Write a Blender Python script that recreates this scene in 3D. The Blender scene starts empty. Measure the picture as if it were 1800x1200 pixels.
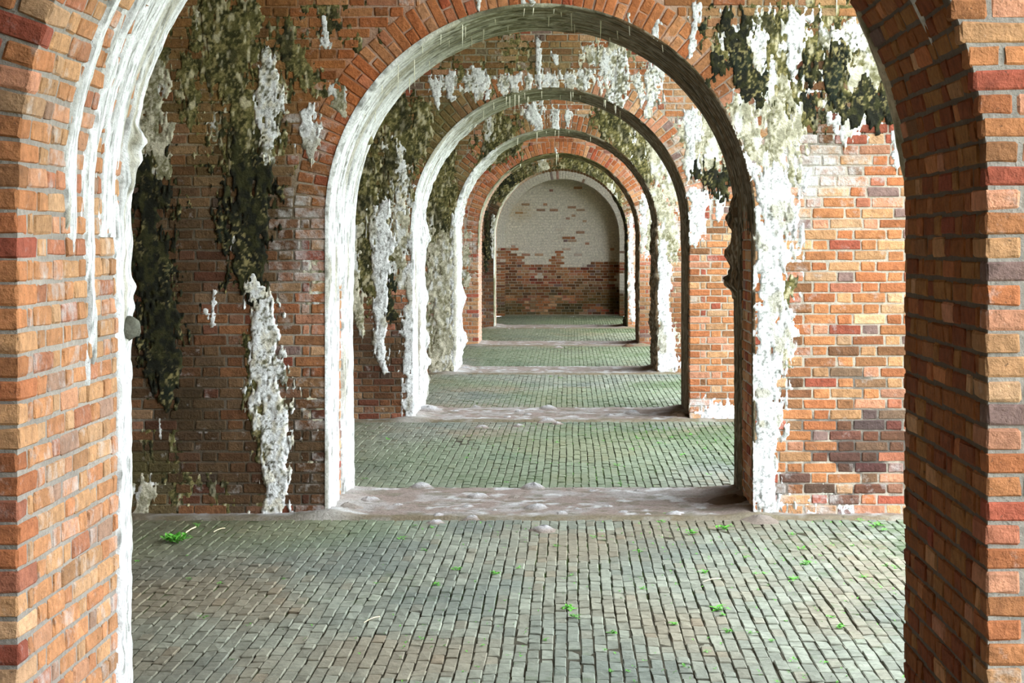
import bpy, math, random
import numpy as np
from mathutils import Matrix, Vector

random.seed(7)
rng = np.random.default_rng(11)
scene = bpy.context.scene
COL = scene.collection

# ------------------------------------------------------------------ camera
F_PX, VPX, VPY, CAM_H = 3500.0, 1002.0, 427.0, 1.78
cam_data = bpy.data.cameras.new("camera")
cam = bpy.data.objects.new("camera", cam_data)
COL.objects.link(cam)
cam.location = (0, 0, CAM_H)
cam.rotation_euler = (math.radians(90), 0, 0)
cam_data.sensor_width = 36.0
cam_data.lens = F_PX / 1800 * 36.0
cam_data.shift_x = -(VPX - 900) / 1800
cam_data.shift_y = -(600 - VPY) / 1800
cam_data.clip_end = 600
scene.camera = cam

# ------------------------------------------------------------------ sky (bright overcast) and exposure
world = bpy.data.worlds.new("sky")
scene.world = world
world.use_nodes = True
bg = world.node_tree.nodes["Background"]
bg.inputs["Color"].default_value = (0.88, 0.95, 1.0, 1)
bg.inputs["Strength"].default_value = 1.0
scene.view_settings.view_transform = 'Standard'
scene.view_settings.look = 'None'
scene.view_settings.gamma = 1.0
scene.view_settings.use_curve_mapping = False
scene.view_settings.exposure = 3.45

# ------------------------------------------------------------------ layout of the place (metres)
XC = -0.195           # centre line of the arches
R = 1.40              # arch radius
ZS = 1.94             # springing height
T = 1.42              # wall thickness
ARC = math.pi * R
S_ALL = 2 * ZS + ARC
NC_J = 28
CH = ZS / NC_J        # course height
NC_A = 64
Y0 = [5.76, 13.02, 20.05, 27.2, 34.6, 41.7, 48.5]
XL, XR = -4.6, 2.28   # closed left end and open right end of the bays
ZTOP = 4.10           # top of the cross walls, where the vaults spring
ORD = ['nearest', 'second', 'third', 'fourth', 'fifth', 'sixth']

# ------------------------------------------------------------------ noise helpers (numpy)
def _hash(ix, iy, seed):
    a = (ix.astype(np.int64) * 374761393 + iy.astype(np.int64) * 668265263 + seed * 144665) & 0xffffffff
    a = ((a ^ (a >> 13)) * 1274126177) & 0xffffffff
    a = a ^ (a >> 16)
    return (a & 0xffff) / 65535.0

def vn(x, y, seed=0):
    x = np.asarray(x, float); y = np.asarray(y, float)
    x, y = np.broadcast_arrays(x, y)
    ix = np.floor(x); iy = np.floor(y)
    fx = x - ix; fy = y - iy
    fx = fx * fx * (3 - 2 * fx); fy = fy * fy * (3 - 2 * fy)
    ix = ix.astype(np.int64); iy = iy.astype(np.int64)
    a = _hash(ix, iy, seed); b = _hash(ix + 1, iy, seed)
    c = _hash(ix, iy + 1, seed); d = _hash(ix + 1, iy + 1, seed)
    return (a * (1 - fx) + b * fx) * (1 - fy) + (c * (1 - fx) + d * fx) * fy

def fbm(x, y, seed=0, octv=3):
    s = 0; amp = 1; tot = 0
    for o in range(octv):
        s = s + amp * vn(np.asarray(x) * 2 ** o, np.asarray(y) * 2 ** o, seed + 17 * o)
        tot += amp; amp *= 0.5
    return s / tot

def sstep(a, b, x):
    t = np.clip((x - a) / (b - a), 0, 1)
    return t * t * (3 - 2 * t)

def lin(r, g, b):
    f = lambda c: ((c / 255 + 0.055) / 1.055) ** 2.4 if c > 10.3 else c / 255 / 12.92
    return np.array([f(r), f(g), f(b)])

def mix(a, b, m):
    m = np.asarray(m)[..., None]
    return a * (1 - m) + b * m

# ------------------------------------------------------------------ object helpers
def mesh_from(name, verts, faces, mat=None, col=None, smooth=False):
    me = bpy.data.meshes.new(name)
    verts = np.asarray(verts, np.float32)
    if isinstance(faces, np.ndarray):
        n = faces.shape[1]
        me.vertices.add(len(verts)); me.vertices.foreach_set("co", verts.ravel())
        me.loops.add(faces.size); me.loops.foreach_set("vertex_index", faces.astype(np.int32).ravel())
        me.polygons.add(len(faces))
        me.polygons.foreach_set("loop_start", np.arange(0, faces.size, n, dtype=np.int32))
        me.update(calc_edges=True)
    else:
        me.from_pydata(verts.tolist(), [], faces)
    if col is not None:
        at = me.color_attributes.new("Col", 'FLOAT_COLOR', 'POINT')
        col = np.asarray(col, np.float32)
        if col.shape[1] == 3:
            col = np.hstack([col, np.ones((len(col), 1), np.float32)])
        at.data.foreach_set("color", col.ravel())
    me.polygons.foreach_set("use_smooth", np.full(len(me.polygons), bool(smooth)))
    if mat is not None:
        me.materials.append(mat)
    me.update()
    return me

def make(name, verts, faces, mat, col=None, parent=None, origin=(0, 0, 0), smooth=False, kind=None):
    """one mesh object; verts in world space, stored relative to its origin"""
    o3 = np.array(origin, float)
    me = mesh_from(name, np.asarray(verts, float) - o3, faces, mat, col, smooth)
    ob = bpy.data.objects.new(name, me)
    COL.objects.link(ob)
    if parent is not None:
        ob.parent = parent
        ob.location = Vector(origin) - parent_loc(parent)
    else:
        ob.location = origin
    if kind:
        ob["kind"] = kind
    return ob

def parent_loc(p):
    v = Vector((0, 0, 0))
    while p is not None:
        v += p.location
        p = p.parent
    return v

def tag(o, label, cat=None, group=None, kind=None):
    o["label"] = label
    if cat: o["category"] = cat
    if group: o["group"] = group
    if kind: o["kind"] = kind
    return o

# ------------------------------------------------------------------ materials
def new_mat(name):
    m = bpy.data.materials.new(name)
    m.use_nodes = True
    nt = m.node_tree
    p = nt.nodes["Principled BSDF"]
    return m, nt, p

def N(nt, typ, **kw):
    n = nt.nodes.new(typ)
    for k, v in kw.items():
        setattr(n, k, v)
    return n

def math_n(nt, op, a, b=None, clamp=False):
    n = N(nt, 'ShaderNodeMath', operation=op, use_clamp=clamp)
    for i, v in enumerate((a, b)):
        if v is None: continue
        if isinstance(v, (int, float)): n.inputs[i].default_value = v
        else: nt.links.new(v, n.inputs[i])
    return n.outputs[0]

def noise_n(nt, vec, scale, detail=4, rough=0.55):
    n = N(nt, 'ShaderNodeTexNoise')
    n.inputs['Scale'].default_value = scale
    n.inputs['Detail'].default_value = detail
    n.inputs['Roughness'].default_value = rough
    if vec is not None: nt.links.new(vec, n.inputs['Vector'])
    return n.outputs['Fac']

def ramp_n(nt, fac, a, b):
    n = N(nt, 'ShaderNodeMapRange')
    n.inputs['From Min'].default_value = a; n.inputs['From Max'].default_value = b
    nt.links.new(fac, n.inputs['Value'])
    return n.outputs['Result']

def mixc(nt, fac, a, b, blend='MIX'):
    n = N(nt, 'ShaderNodeMix', data_type='RGBA', blend_type=blend)
    for sock, v in ((n.inputs[0], fac), (n.inputs[6], a), (n.inputs[7], b)):
        if isinstance(v, (int, float)): sock.default_value = v
        elif isinstance(v, tuple): sock.default_value = (*v, 1)
        else: nt.links.new(v, sock)
    return n.outputs[2]

def weathered(name, grain, grain_amt, spots, haze_col, rough, bump, bump_scale, bump_d=0.004, use_obj=True):
    """vertex colour x object colour, with grain, dark pits and a chalky bloom whose amount is the alpha"""
    m, nt, p = new_mat(name)
    geo = N(nt, 'ShaderNodeNewGeometry'); pos = geo.outputs['Position']
    att = N(nt, 'ShaderNodeVertexColor', layer_name="Col")
    c = att.outputs['Color']; al = att.outputs['Alpha']
    if use_obj:
        oi = N(nt, 'ShaderNodeObjectInfo')
        c = mixc(nt, 1.0, c, oi.outputs['Color'], 'MULTIPLY')
        al = math_n(nt, 'MULTIPLY', al, oi.outputs['Alpha'])
    g = noise_n(nt, pos, grain, 5, 0.6)
    gv = N(nt, 'ShaderNodeMapRange'); nt.links.new(g, gv.inputs['Value'])
    gv.inputs['From Min'].default_value = 0.25; gv.inputs['From Max'].default_value = 0.75
    gv.inputs['To Min'].default_value = 1 - grain_amt; gv.inputs['To Max'].default_value = 1 + grain_amt
    comb = N(nt, 'ShaderNodeCombineColor')
    for i in range(3): nt.links.new(gv.outputs[0], comb.inputs[i])
    c = mixc(nt, 1.0, c, comb.outputs[0], 'MULTIPLY')
    sp = noise_n(nt, pos, grain * 2.7, 2, 0.5)
    spm = ramp_n(nt, sp, 0.66, 0.76)
    c = mixc(nt, math_n(nt, 'MULTIPLY', spm, spots), c, (0.05, 0.035, 0.025))
    hz = noise_n(nt, pos, grain * 0.45, 5, 0.65)
    # bloom where noise < alpha
    d = math_n(nt, 'SUBTRACT', al, hz)
    hm = ramp_n(nt, d, -0.12, 0.22)
    nt.nodes[-1].clamp = True
    c = mixc(nt, hm, c, haze_col)
    nt.links.new(c, p.inputs['Base Color'])
    p.inputs['Roughness'].default_value = rough
    p.inputs['Specular IOR Level'].default_value = 0.2
    b1 = noise_n(nt, pos, bump_scale, 6, 0.65)
    bn = N(nt, 'ShaderNodeBump'); bn.inputs['Strength'].default_value = bump
    bn.inputs['Distance'].default_value = bump_d
    nt.links.new(b1, bn.inputs['Height'])
    nt.links.new(bn.outputs[0], p.inputs['Normal'])
    return m

M_BRICK = weathered("fired_brick", 26, 0.34, 0.6, (0.50, 0.49, 0.47), 0.92, 0.9, 48, 0.016)
M_MORTAR = weathered("lime_mortar", 40, 0.25, 0.6, (0.50, 0.50, 0.48), 0.95, 0.9, 80, 0.010, use_obj=False)
M_CRUST = weathered("lime_crust", 45, 0.28, 0.8, (0.8, 0.8, 0.78), 0.95, 0.9, 60, 0.012, use_obj=False)
M_PAVER = weathered("mossy_paver", 22, 0.30, 0.5, (0.072, 0.104, 0.046), 0.95, 0.7, 60, 0.006)

def plain(name, col, rough=0.9, var=0.2, scale=8):
    m, nt, p = new_mat(name)
    geo = N(nt, 'ShaderNodeNewGeometry')
    g = noise_n(nt, geo.outputs['Position'], scale, 5, 0.6)
    c = mixc(nt, g, tuple(np.array(col) * (1 - var)), tuple(np.array(col) * (1 + var)))
    nt.links.new(c, p.inputs['Base Color'])
    p.inputs['Roughness'].default_value = rough
    p.inputs['Specular IOR Level'].default_value = 0.2
    return m

M_LEAF = plain("weed_leaf", (0.12, 0.40, 0.05), 0.6, 0.35, 40)
M_STRAW = plain("dry_straw", (0.62, 0.52, 0.33), 0.8)
M_LAWN = plain("parade_lawn", (0.20, 0.22, 0.12), 0.95, 0.3, 3)

def brick_tex(name):
    """far or unseen masonry: courses drawn by a brick node in world space (wall along y)"""
    m, nt, p = new_mat(name)
    geo = N(nt, 'ShaderNodeNewGeometry')
    sep = N(nt, 'ShaderNodeSeparateXYZ'); nt.links.new(geo.outputs['Position'], sep.inputs[0])
    comb = N(nt, 'ShaderNodeCombineXYZ')
    nt.links.new(math_n(nt, 'ADD', sep.outputs['X'], sep.outputs['Y']), comb.inputs[0])
    nt.links.new(sep.outputs['Z'], comb.inputs[1])
    b = N(nt, 'ShaderNodeTexBrick')
    nt.links.new(comb.outputs[0], b.inputs['Vector'])
    b.inputs['Scale'].default_value = 1.0
    b.inputs['Brick Width'].default_value = 0.215
    b.inputs['Row Height'].default_value = CH
    b.inputs['Mortar Size'].default_value = 0.006
    b.inputs['Color1'].default_value = (0.14, 0.065, 0.035, 1)
    b.inputs['Color2'].default_value = (0.20, 0.12, 0.06, 1)
    b.inputs['Mortar'].default_value = (0.16, 0.14, 0.10, 1)
    nt.links.new(b.outputs['Color'], p.inputs['Base Color'])
    p.inputs['Roughness'].default_value = 0.95
    return m
M_BRICKTEX = brick_tex("brick_courses")

# ------------------------------------------------------------------ geometry of an arch wall
def outline(s):
    """intrados outline: s -> x, z, normal into the opening (nx, nz), tangent"""
    s = np.asarray(s, float)
    th = np.pi - np.clip((s - ZS) / R, 0, np.pi)
    x = XC + R * np.cos(th); z = ZS + R * np.sin(th)
    nx = -np.cos(th); nz = -np.sin(th)
    left = s < ZS; right = s > ZS + ARC
    z = np.where(left, s, np.where(right, S_ALL - s, z))
    nz = np.where(left | right, 0, nz)
    nx = np.where(left, 1.0, np.where(right, -1.0, nx))
    return x, z, nx, nz

def in_opening(x, z, r=R):
    dx = np.abs(x - XC)
    return np.where(z < ZS, dx < r, dx * dx + (z - ZS) ** 2 < r * r)

def visible(P):
    ok = np.ones(len(P), bool)
    for y0 in Y0[:6]:
        for yp in (y0 - 0.01, y0 + T):
            far = P[:, 1] > yp + 0.03
            f = yp / np.maximum(P[:, 1], 0.1)
            inside = in_opening(P[:, 0] * f, CAM_H + (P[:, 2] - CAM_H) * f, R + 0.02)
            ok &= inside | ~far
    px = VPX + F_PX * P[:, 0] / np.maximum(P[:, 1], .1)
    py = VPY - F_PX * (P[:, 2] - CAM_H) / np.maximum(P[:, 1], .1)
    return ok & (P[:, 1] > 0.2) & (px > -8) & (px < 1808) & (py > -8) & (py < 1208)

def px2wall(px, py, d):
    return (np.asarray(px) - VPX) * d / F_PX, CAM_H + (VPY - np.asarray(py)) * d / F_PX

def px2floor(px, py):
    d = F_PX * CAM_H / (py - VPY)
    return (px - VPX) * d / F_PX, d

# --- chamfered box template
_cs = np.array([[i, j, k] for i in (-1, 1) for j in (-1, 1) for k in (-1, 1)], float)
T_SIGN = np.repeat(_cs, 3, axis=0)                      # 24 verts
T_OUT = np.tile(np.eye(3), (8, 1))                      # which axis reaches the face
def _template_faces():
    F = []
    unit = T_SIGN * (1 - 0.2 * (1 - T_OUT))
    for a in range(3):
        for sg in (-1, 1):
            cs = [c for c in range(8) if _cs[c][a] == sg]
            o = [k for k in range(3) if k != a]
            cs.sort(key=lambda c: math.atan2(_cs[c][o[1]], _cs[c][o[0]]))
            F.append([c * 3 + a for c in cs])
    for e in range(3):
        a, b = [k for k in range(3) if k != e]
        for c1 in range(8):
            if _cs[c1][e] == -1:
                t = _cs[c1].copy(); t[e] = 1
                c2 = [c for c in range(8) if (_cs[c] == t).all()][0]
                F.append([c1 * 3 + a, c2 * 3 + a, c2 * 3 + b, c1 * 3 + b])
    for c in range(8):
        F.append([c * 3, c * 3 + 1, c * 3 + 2])
    out = []
    for f in F:
        p = unit[f]
        n = np.cross(p[1] - p[0], p[2] - p[0])
        out.append(f if np.dot(n, p.mean(0)) > 0 else f[::-1])
    return out
T_FACES = _template_faces()
T_TRI = []
for f in T_FACES:
    T_TRI.append(f[:3])
    if len(f) == 4: T_TRI.append([f[0], f[2], f[3]])
T_TRI = np.array(T_TRI)

def boxes_mesh(c, ax, dims, chamf, jit):
    """N chamfered boxes joined: c (N,3), ax (N,3,3) rows = axes, dims (N,3)"""
    n = len(c)
    h = dims[:, None, :] / 2
    ch = np.minimum(chamf, dims.min(1) * 0.3)[:, None, None] * (0.6 + 0.8 * rng.random((n, 24, 1)))
    loc = T_SIGN[None] * (h - ch * (1 - T_OUT[None]))
    loc = loc + (rng.random((n, 24, 3)) - .5) * jit
    V = np.einsum('nvk,nkj->nvj', loc, ax) + c[:, None, :]
    Fa = (T_TRI[None] + (np.arange(n) * 24)[:, None, None]).reshape(-1, 3)
    return V.reshape(-1, 3), Fa

POOL = {}
def pool_mesh(kind, base, mat, chamf=0.006, jit=0.004, n=10):
    if kind not in POOL:
        L = []
        for i in range(n):
            V, Fa = boxes_mesh(np.zeros((1, 3)), np.eye(3)[None], np.array([base]), np.array([chamf]), jit)
            L.append(mesh_from(kind, V, T_FACES, mat, np.ones((24, 4))))
        POOL[kind] = L
    return random.choice(POOL[kind])

class Bricks:
    def __init__(self):
        self.c = []; self.ax = []; self.d = []; self.n = []; self.nm = []
    def add(self, c, e1, e2, e3, dims, normal, name='brick'):
        self.c.append(c); self.ax.append((e1, e2, e3)); self.d.append(dims); self.n.append(normal); self.nm.append(name)
    def arrays(self):
        return np.array(self.c), np.array(self.ax), np.array(self.d), np.array(self.n), np.array(self.nm)

# brick palette (linear)
PAL = np.array([lin(196, 131, 86), lin(188, 117, 76), lin(172, 92, 70), lin(202, 152, 108), lin(207, 146, 114),
                lin(146, 118, 110), lin(150, 104, 70), lin(210, 166, 126), lin(183, 115, 88)])
PALW = np.array([.26, .15, .08, .19, .11, .035, .075, .09, .04])
def palette(n, warm=0.0):
    i = rng.choice(len(PAL), n, p=PALW / PALW.sum())
    c = PAL[i] * (0.55 + 0.30 * rng.random((n, 1)))
    return c

def face_layout(y0, xl, xr, ztop, B, opening=True, proud=0.003, plain_right=False):
    """courses of bricks on the camera side of a wall, Flemish bond, cut round the arch"""
    nrow = int(ztop / CH)
    SL, HL, J = 0.206, 0.098, 0.011
    per = SL + HL + 2 * J
    for i in range(nrow):
        z0, z1 = i * CH, (i + 1) * CH
        zm = (z0 + z1) / 2
        if opening:
            if i < NC_J:
                q = (0.206 if i % 2 == 0 else 0.100) + J
                hw = R + q
            else:
                dz = zm - ZS
                re = R + 0.222
                hw = math.sqrt(max(re * re - dz * dz, 0)) if dz < re else -1
        else:
            hw = -1
        if hw > 0 and i < NC_J:
            for sg in (-1, 1):
                e = hw
                seq = [HL, SL] if i % 2 == 0 else [0.048]
                k = 0
                lim = (XC - xl) if sg < 0 else (xr - XC)
                while e < lim - .02:
                    if i % 2 == 0: L = HL if k % 2 == 0 else SL
                    else: L = 0.048 if k == 0 else (SL if k % 2 == 1 else HL)
                    L += random.uniform(-.006, .006)
                    u, v = e, min(e + L, lim)
                    e = v + J; k += 1
                    if v - u < .02: continue
                    pr = proud * random.uniform(-.6, 1.2)
                    B.add((XC + sg * (u + v) / 2, y0 - pr + .045, zm + random.uniform(-.002, .002)), (1, 0, 0), (0, 0, 1), (0, -1, 0),
                          (v - u, CH - 0.0092 + random.uniform(-.003, .002), .09), (0, -1, 0))
            continue
        if plain_right and hw > 0:
            e = math.sqrt(max(R * R - (zm - ZS) ** 2, 0)) - .001
            k = i % 2
            while e < xr - XC - .02:
                L = (SL if k % 2 == 0 else HL) + random.uniform(-.006, .006)
                u, v = e, min(e + L, xr - XC)
                e = v + J; k += 1
                if v - u < .02: continue
                pr = proud * random.uniform(-.6, 1.2)
                B.add((XC + (u + v) / 2, y0 - pr + .045, zm + random.uniform(-.002, .002)), (1, 0, 0), (0, 0, 1), (0, -1, 0),
                      (v - u, CH - 0.0092 + random.uniform(-.003, .002), .09), (0, -1, 0))
        off = (0 if i % 2 == 0 else per / 2) + random.uniform(-.012, .012)
        x = xl - random.uniform(0, .05) + off - per
        k = 0
        while x < xr:
            L = (SL if k % 2 == 0 else HL) + random.uniform(-.006, .006)
            a, b = x, x + L
            x = b + J; k += 1
            segs = [(a, b)]
            if hw > 0:
                lo, hi = XC - hw, XC + hw
                if plain_right: hi = 1e9
                segs = []
                if a < lo: segs.append((a, min(b, lo)))
                if b > hi: segs.append((max(a, hi), b))
            for (u, v) in segs:
                u = max(u, xl); v = min(v, xr)
                if v - u < 0.028: continue
                pr = proud * random.uniform(-.6, 1.2)
                dep = 0.09
                B.add(((u + v) / 2, y0 - pr + dep / 2, zm + random.uniform(-.002, .002)), (1, 0, 0), (0, 0, 1), (0, -1, 0),
                      (v - u, CH - 0.0092 + random.uniform(-.003, .002), dep), (0, -1, 0))

def ring_layout(y0, B, split=True, plain_right=False):
    """quoins and voussoirs at the arch edge, then the jamb and soffit courses behind them"""
    J = 0.011
    ds = ARC / NC_A
    rows = [(i * CH, (i + 1) * CH, 'L') for i in range(NC_J)]
    rows += [(ZS + i * ds, ZS + (i + 1) * ds, 'A') for i in range(NC_A)]
    rows += [(ZS + ARC + i * CH, ZS + ARC + (i + 1) * CH, 'R') for i in range(NC_J)]
    for i, (s0, s1, kind) in enumerate(rows):
        sm = (s0 + s1) / 2
        x, z, nx, nz = [float(v) for v in outline(sm)]
        nrm = np.array([nx, 0, nz]); tan = np.array([nz, 0, -nx])
        ci = i if kind == 'L' else (NC_J - 1 - (i - NC_J - NC_A) if kind == 'R' else i)
        even = ci % 2 == 0
        h = (s1 - s0) - 0.0088 + random.uniform(-.003, .002)
        pr = 0.003 * random.uniform(-.6, 1.2)
        if kind == 'A':
            ly = 0.206 if not even else 0.10
            segs = [(0, .206)] if even or not split else [(0, .098), (.109, .208)]
            if plain_right and x > XC: segs, ly = [], .09
        else:
            ly = 0.10 if even else 0.206
            segs = [(0, .206 if even else .10)]
        for (r0, r1) in segs:
            pf = 0.002 + 0.002 * random.uniform(-.6, 1.2)
            c = np.array([x, 0, z]) - nrm * ((r0 + r1) / 2 - pr * (r0 == 0))
            c[1] = y0 - pf + ly / 2
            B.add(tuple(c), (0, 1, 0), tuple(tan), tuple(nrm), (ly, h * (1 + (r0 + r1) / 2 / R * (kind == 'A') * .8), r1 - r0), (0, -1, 0),
                  'voussoir' if kind == 'A' else 'brick')
        # courses running back through the wall
        t = ly + J
        k = 0
        if not even and kind != 'A':
            pass
        elif kind != 'A':
            # queen closer after the header quoin
            t_end = t + 0.05
            B.add((x - nx * 0.045, y0 + (t + t_end) / 2, z - nz * 0.045), (0, 1, 0), tuple(tan), tuple(nrm), (t_end - t, h, .09), tuple(nrm))
            t = t_end + J
        k = 0 if even else 1
        while t < T - 0.02:
            L = (0.206 if k % 2 == 0 else 0.098) + random.uniform(-.012, .012)
            e = min(t + L, T)
            if T - e < 0.04: e = T
            p2 = 0.003 * random.uniform(-.8, 1.3)
            B.add((x - nx * (0.045 - p2), y0 + (t + e) / 2, z - nz * (0.045 - p2)), (0, 1, 0), tuple(tan), tuple(nrm),
                  (e - t, h + random.uniform(-.002, .002), .09), tuple(nrm))
            t = e + J; k += 1

def wall_core(name, y0, xl, xr, ztop, colf, mat):
    """mortar body of a wall with an arched opening"""
    rec = 0.005
    s = np.unique(np.concatenate([np.linspace(0, ZS, 50), np.linspace(ZS, ZS + ARC, 110), np.linspace(ZS + ARC, S_ALL, 50)]))
    # exact corner angles
    for cx in (xl, xr):
        a = math.atan2(ztop - ZS, cx - XC)
        s = np.append(s, ZS + (math.pi - a) * R)
    s = np.sort(s)
    x, z, nx, nz = outline(s)
    x = x - nx * rec; z = z - nz * rec
    ox = np.empty_like(x); oz = np.empty_like(z)
    for i, si in enumerate(s):
        if si < ZS: ox[i], oz[i] = xl, z[i]
        elif si > ZS + ARC: ox[i], oz[i] = xr, z[i]
        else:
            dx, dz = -nx[i], -nz[i]
            k = 1e9
            if dx < -1e-6: k = min(k, (xl - XC) / dx)
            if dx > 1e-6: k = min(k, (xr - XC) / dx)
            if dz > 1e-6: k = min(k, (ztop - ZS) / dz)
            ox[i], oz[i] = XC + dx * k, ZS + dz * k
    NR = 60
    rho = np.linspace(0, 1, NR) ** 1.2
    Vx = x[:, None] * (1 - rho) + ox[:, None] * rho
    Vz = z[:, None] * (1 - rho) + oz[:, None] * rho
    n = len(s)
    front = np.stack([Vx, np.full_like(Vx, y0 + rec), Vz], -1).reshape(-1, 3)
    idx = lambda i, j: i * NR + j
    I, Jj = np.meshgrid(np.arange(n - 1), np.arange(NR - 1), indexing='ij')
    q = np.stack([idx(I, Jj), idx(I + 1, Jj), idx(I + 1, Jj + 1), idx(I, Jj + 1)], -1).reshape(-1, 4)
    V = [front]; Fs = [q]; base = len(front)
    # intrados
    NT = 40
    tt = np.linspace(rec, T, NT)
    Vi = np.stack([np.repeat(x[:, None], NT, 1), y0 + np.repeat(tt[None], n, 0), np.repeat(z[:, None], NT, 1)], -1).reshape(-1, 3)
    I, Jj = np.meshgrid(np.arange(n - 1), np.arange(NT - 1), indexing='ij')
    k = lambda i, j: base + i * NT + j
    q = np.stack([k(I, Jj), k(I, Jj + 1), k(I + 1, Jj + 1), k(I + 1, Jj)], -1).reshape(-1, 4)
    V.append(Vi); Fs.append(q); base += len(Vi)
    # back face and the outer ends
    bk = np.stack([np.stack([x, np.full(n, y0 + T), z], -1), np.stack([ox, np.full(n, y0 + T), oz], -1),
                   np.stack([ox, np.full(n, y0 + rec), oz], -1)], 1).reshape(-1, 3)
    I = np.arange(n - 1)
    for a in (0, 1):
        q = np.stack([base + I * 3 + a, base + I * 3 + a + 1, base + (I + 1) * 3 + a + 1, base + (I + 1) * 3 + a], -1)
        Fs.append(q)
    V.append(bk)
    V = np.concatenate(V); Fs = np.concatenate(Fs)
    col = colf(V)
    ob = make(name, V, Fs, mat, col, origin=(XC, y0, 0), kind="structure")
    return ob

def finish_bricks(B, parent, colf, mat, n_single, stuff_name='brick_field', chamf=0.006, jit=0.004):
    c, ax, d, nrm, nm = B.arrays()
    ax = ax.astype(float)
    rgba = colf(c, nrm)
    vis = visible(c + nrm * 0.02)
    view = -c + np.array([0, 0, CAM_H]); dist = np.linalg.norm(view, axis=1)
    cosv = np.clip((view * nrm).sum(1) / dist, 0, 1)
    area = d[:, 0] * d[:, 1] * cosv / dist ** 2
    area[~vis] = 0
    single = np.zeros(len(c), bool)
    for name, lim in n_single.items():
        idx = np.where((nm == name) & (area > 0))[0]
        idx = idx[np.argsort(-area[idx])][:lim]
        single[idx] = True
    pl = parent_loc(parent)
    for i in np.where(single)[0]:
        stret = d[i, 0] > 0.15
        base = (0.206, 0.058, 0.09) if stret else (0.10, 0.058, 0.09)
        me = pool_mesh(mat.name + ('_stretcher' if stret else '_header'), base, mat, chamf, jit)
        ob = bpy.data.objects.new(nm[i], me)
        COL.objects.link(ob)
        ob.parent = parent
        e = ax[i]
        if np.linalg.det(e) < 0: e = np.array([-e[0], e[1], e[2]])
        sc = d[i] / np.array(base)
        Mx = Matrix.Identity(4)
        for k in range(3):
            for r in range(3): Mx[r][k] = e[k][r] * sc[k]
        p = Vector(c[i]) - pl
        Mx[0][3], Mx[1][3], Mx[2][3] = p
        ob.matrix_local = Mx
        ob.color = tuple(rgba[i])
    r = ~single
    if r.any():
        e = ax.copy()
        flip = np.linalg.det(e) < 0
        e[flip, 0] *= -1
        V, Fa = boxes_mesh(c[r], e[r], d[r], np.full(r.sum(), chamf), jit)
        make(stuff_name, V, Fa, mat, np.repeat(rgba[r], 24, axis=0), parent=parent, origin=parent_loc(parent), kind="stuff")

# ------------------------------------------------------------------ stains: where the water has run
OLIVE_D, OLIVE, OLIVE_T, CREAM = lin(52, 52, 26), lin(92, 88, 50), lin(150, 138, 92), lin(214, 204, 170)
BLACK = lin(26, 27, 18)
WHITE, GREYW = np.array([.70, .71, .70]), np.array([.40, .40, .39])

# soft tints on brick and mortar, per wall: (what, px, py, rx, ry, strength) in photo pixels on that wall's face
TINT = {
 0: [],
 1: [('D', 380, 620, 230, 330, .3), ('R', 420, 120, 200, 160, .35), ('R', 620, 180, 90, 150, .4), ('G', 400, 150, 190, 190, .75), ('G', 560, 60, 160, 90, .35), ('D', 270, 500, 90, 280, .8), ('D', 430, 420, 75, 170, .7),  # the first, broad D tint darkens the whole left side
     ('D', 380, 800, 260, 170, .85), ('D', 330, 650, 160, 120, .6), ('H', 545, 600, 40, 260, .35), ('H', 520, 430, 50, 120, .25),
     ('G', 260, 860, 60, 60, .45), ('H', 560, 230, 50, 60, .45), ('R', 900, 60, 420, 130, .3),
     ('G', 1400, 30, 190, 60, .5), ('H', 1380, 260, 120, 70, .6), ('K', 1450, 160, 160, 90, .7),
     ('S', 1480, 760, 130, 130, .7), ('S', 1400, 840, 120, 60, .7), ('H', 1420, 885, 120, 30, .5), ('H', 1400, 420, 25, 160, .35), ('H', 1420, 330, 80, 60, .35)],
 2: [('G', 860, 110, 160, 60, .6), ('G', 640, 320, 80, 160, .85), ('G', 740, 260, 60, 90, .7), ('D', 680, 640, 80, 110, .8), ('D', 640, 540, 60, 80, .4),
     ('G', 1000, 110, 100, 30, .35), ('H', 1240, 260, 70, 90, .55), ('H', 1240, 720, 60, 30, .6), ('G', 820, 200, 80, 40, .6)],
 3: [('G', 780, 350, 50, 130, .8), ('H', 780, 520, 50, 100, .7), ('G', 900, 210, 80, 40, .5), ('G', 1110, 270, 70, 70, .7), ('H', 1180, 380, 40, 90, .6), ('D', 1180, 580, 50, 80, .5)],
 4: [('H', 825, 450, 25, 60, .6), ('R', 960, 300, 200, 100, .3), ('H', 1135, 380, 25, 60, .5), ('D', 1130, 560, 30, 60, .5)],
 5: [('D', 860, 500, 25, 120, .7), ('K', 860, 400, 14, 60, .8), ('G', 980, 310, 120, 40, .8), ('G', 1070, 340, 40, 60, .8), ('H', 1110, 430, 15, 110, .6)],
 6: [],
}
TCOL = {'G': OLIVE * .9, 'D': lin(54, 43, 27), 'K': BLACK * 1.6, 'S': lin(44, 38, 40), 'R': lin(178, 84, 34)}

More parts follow.
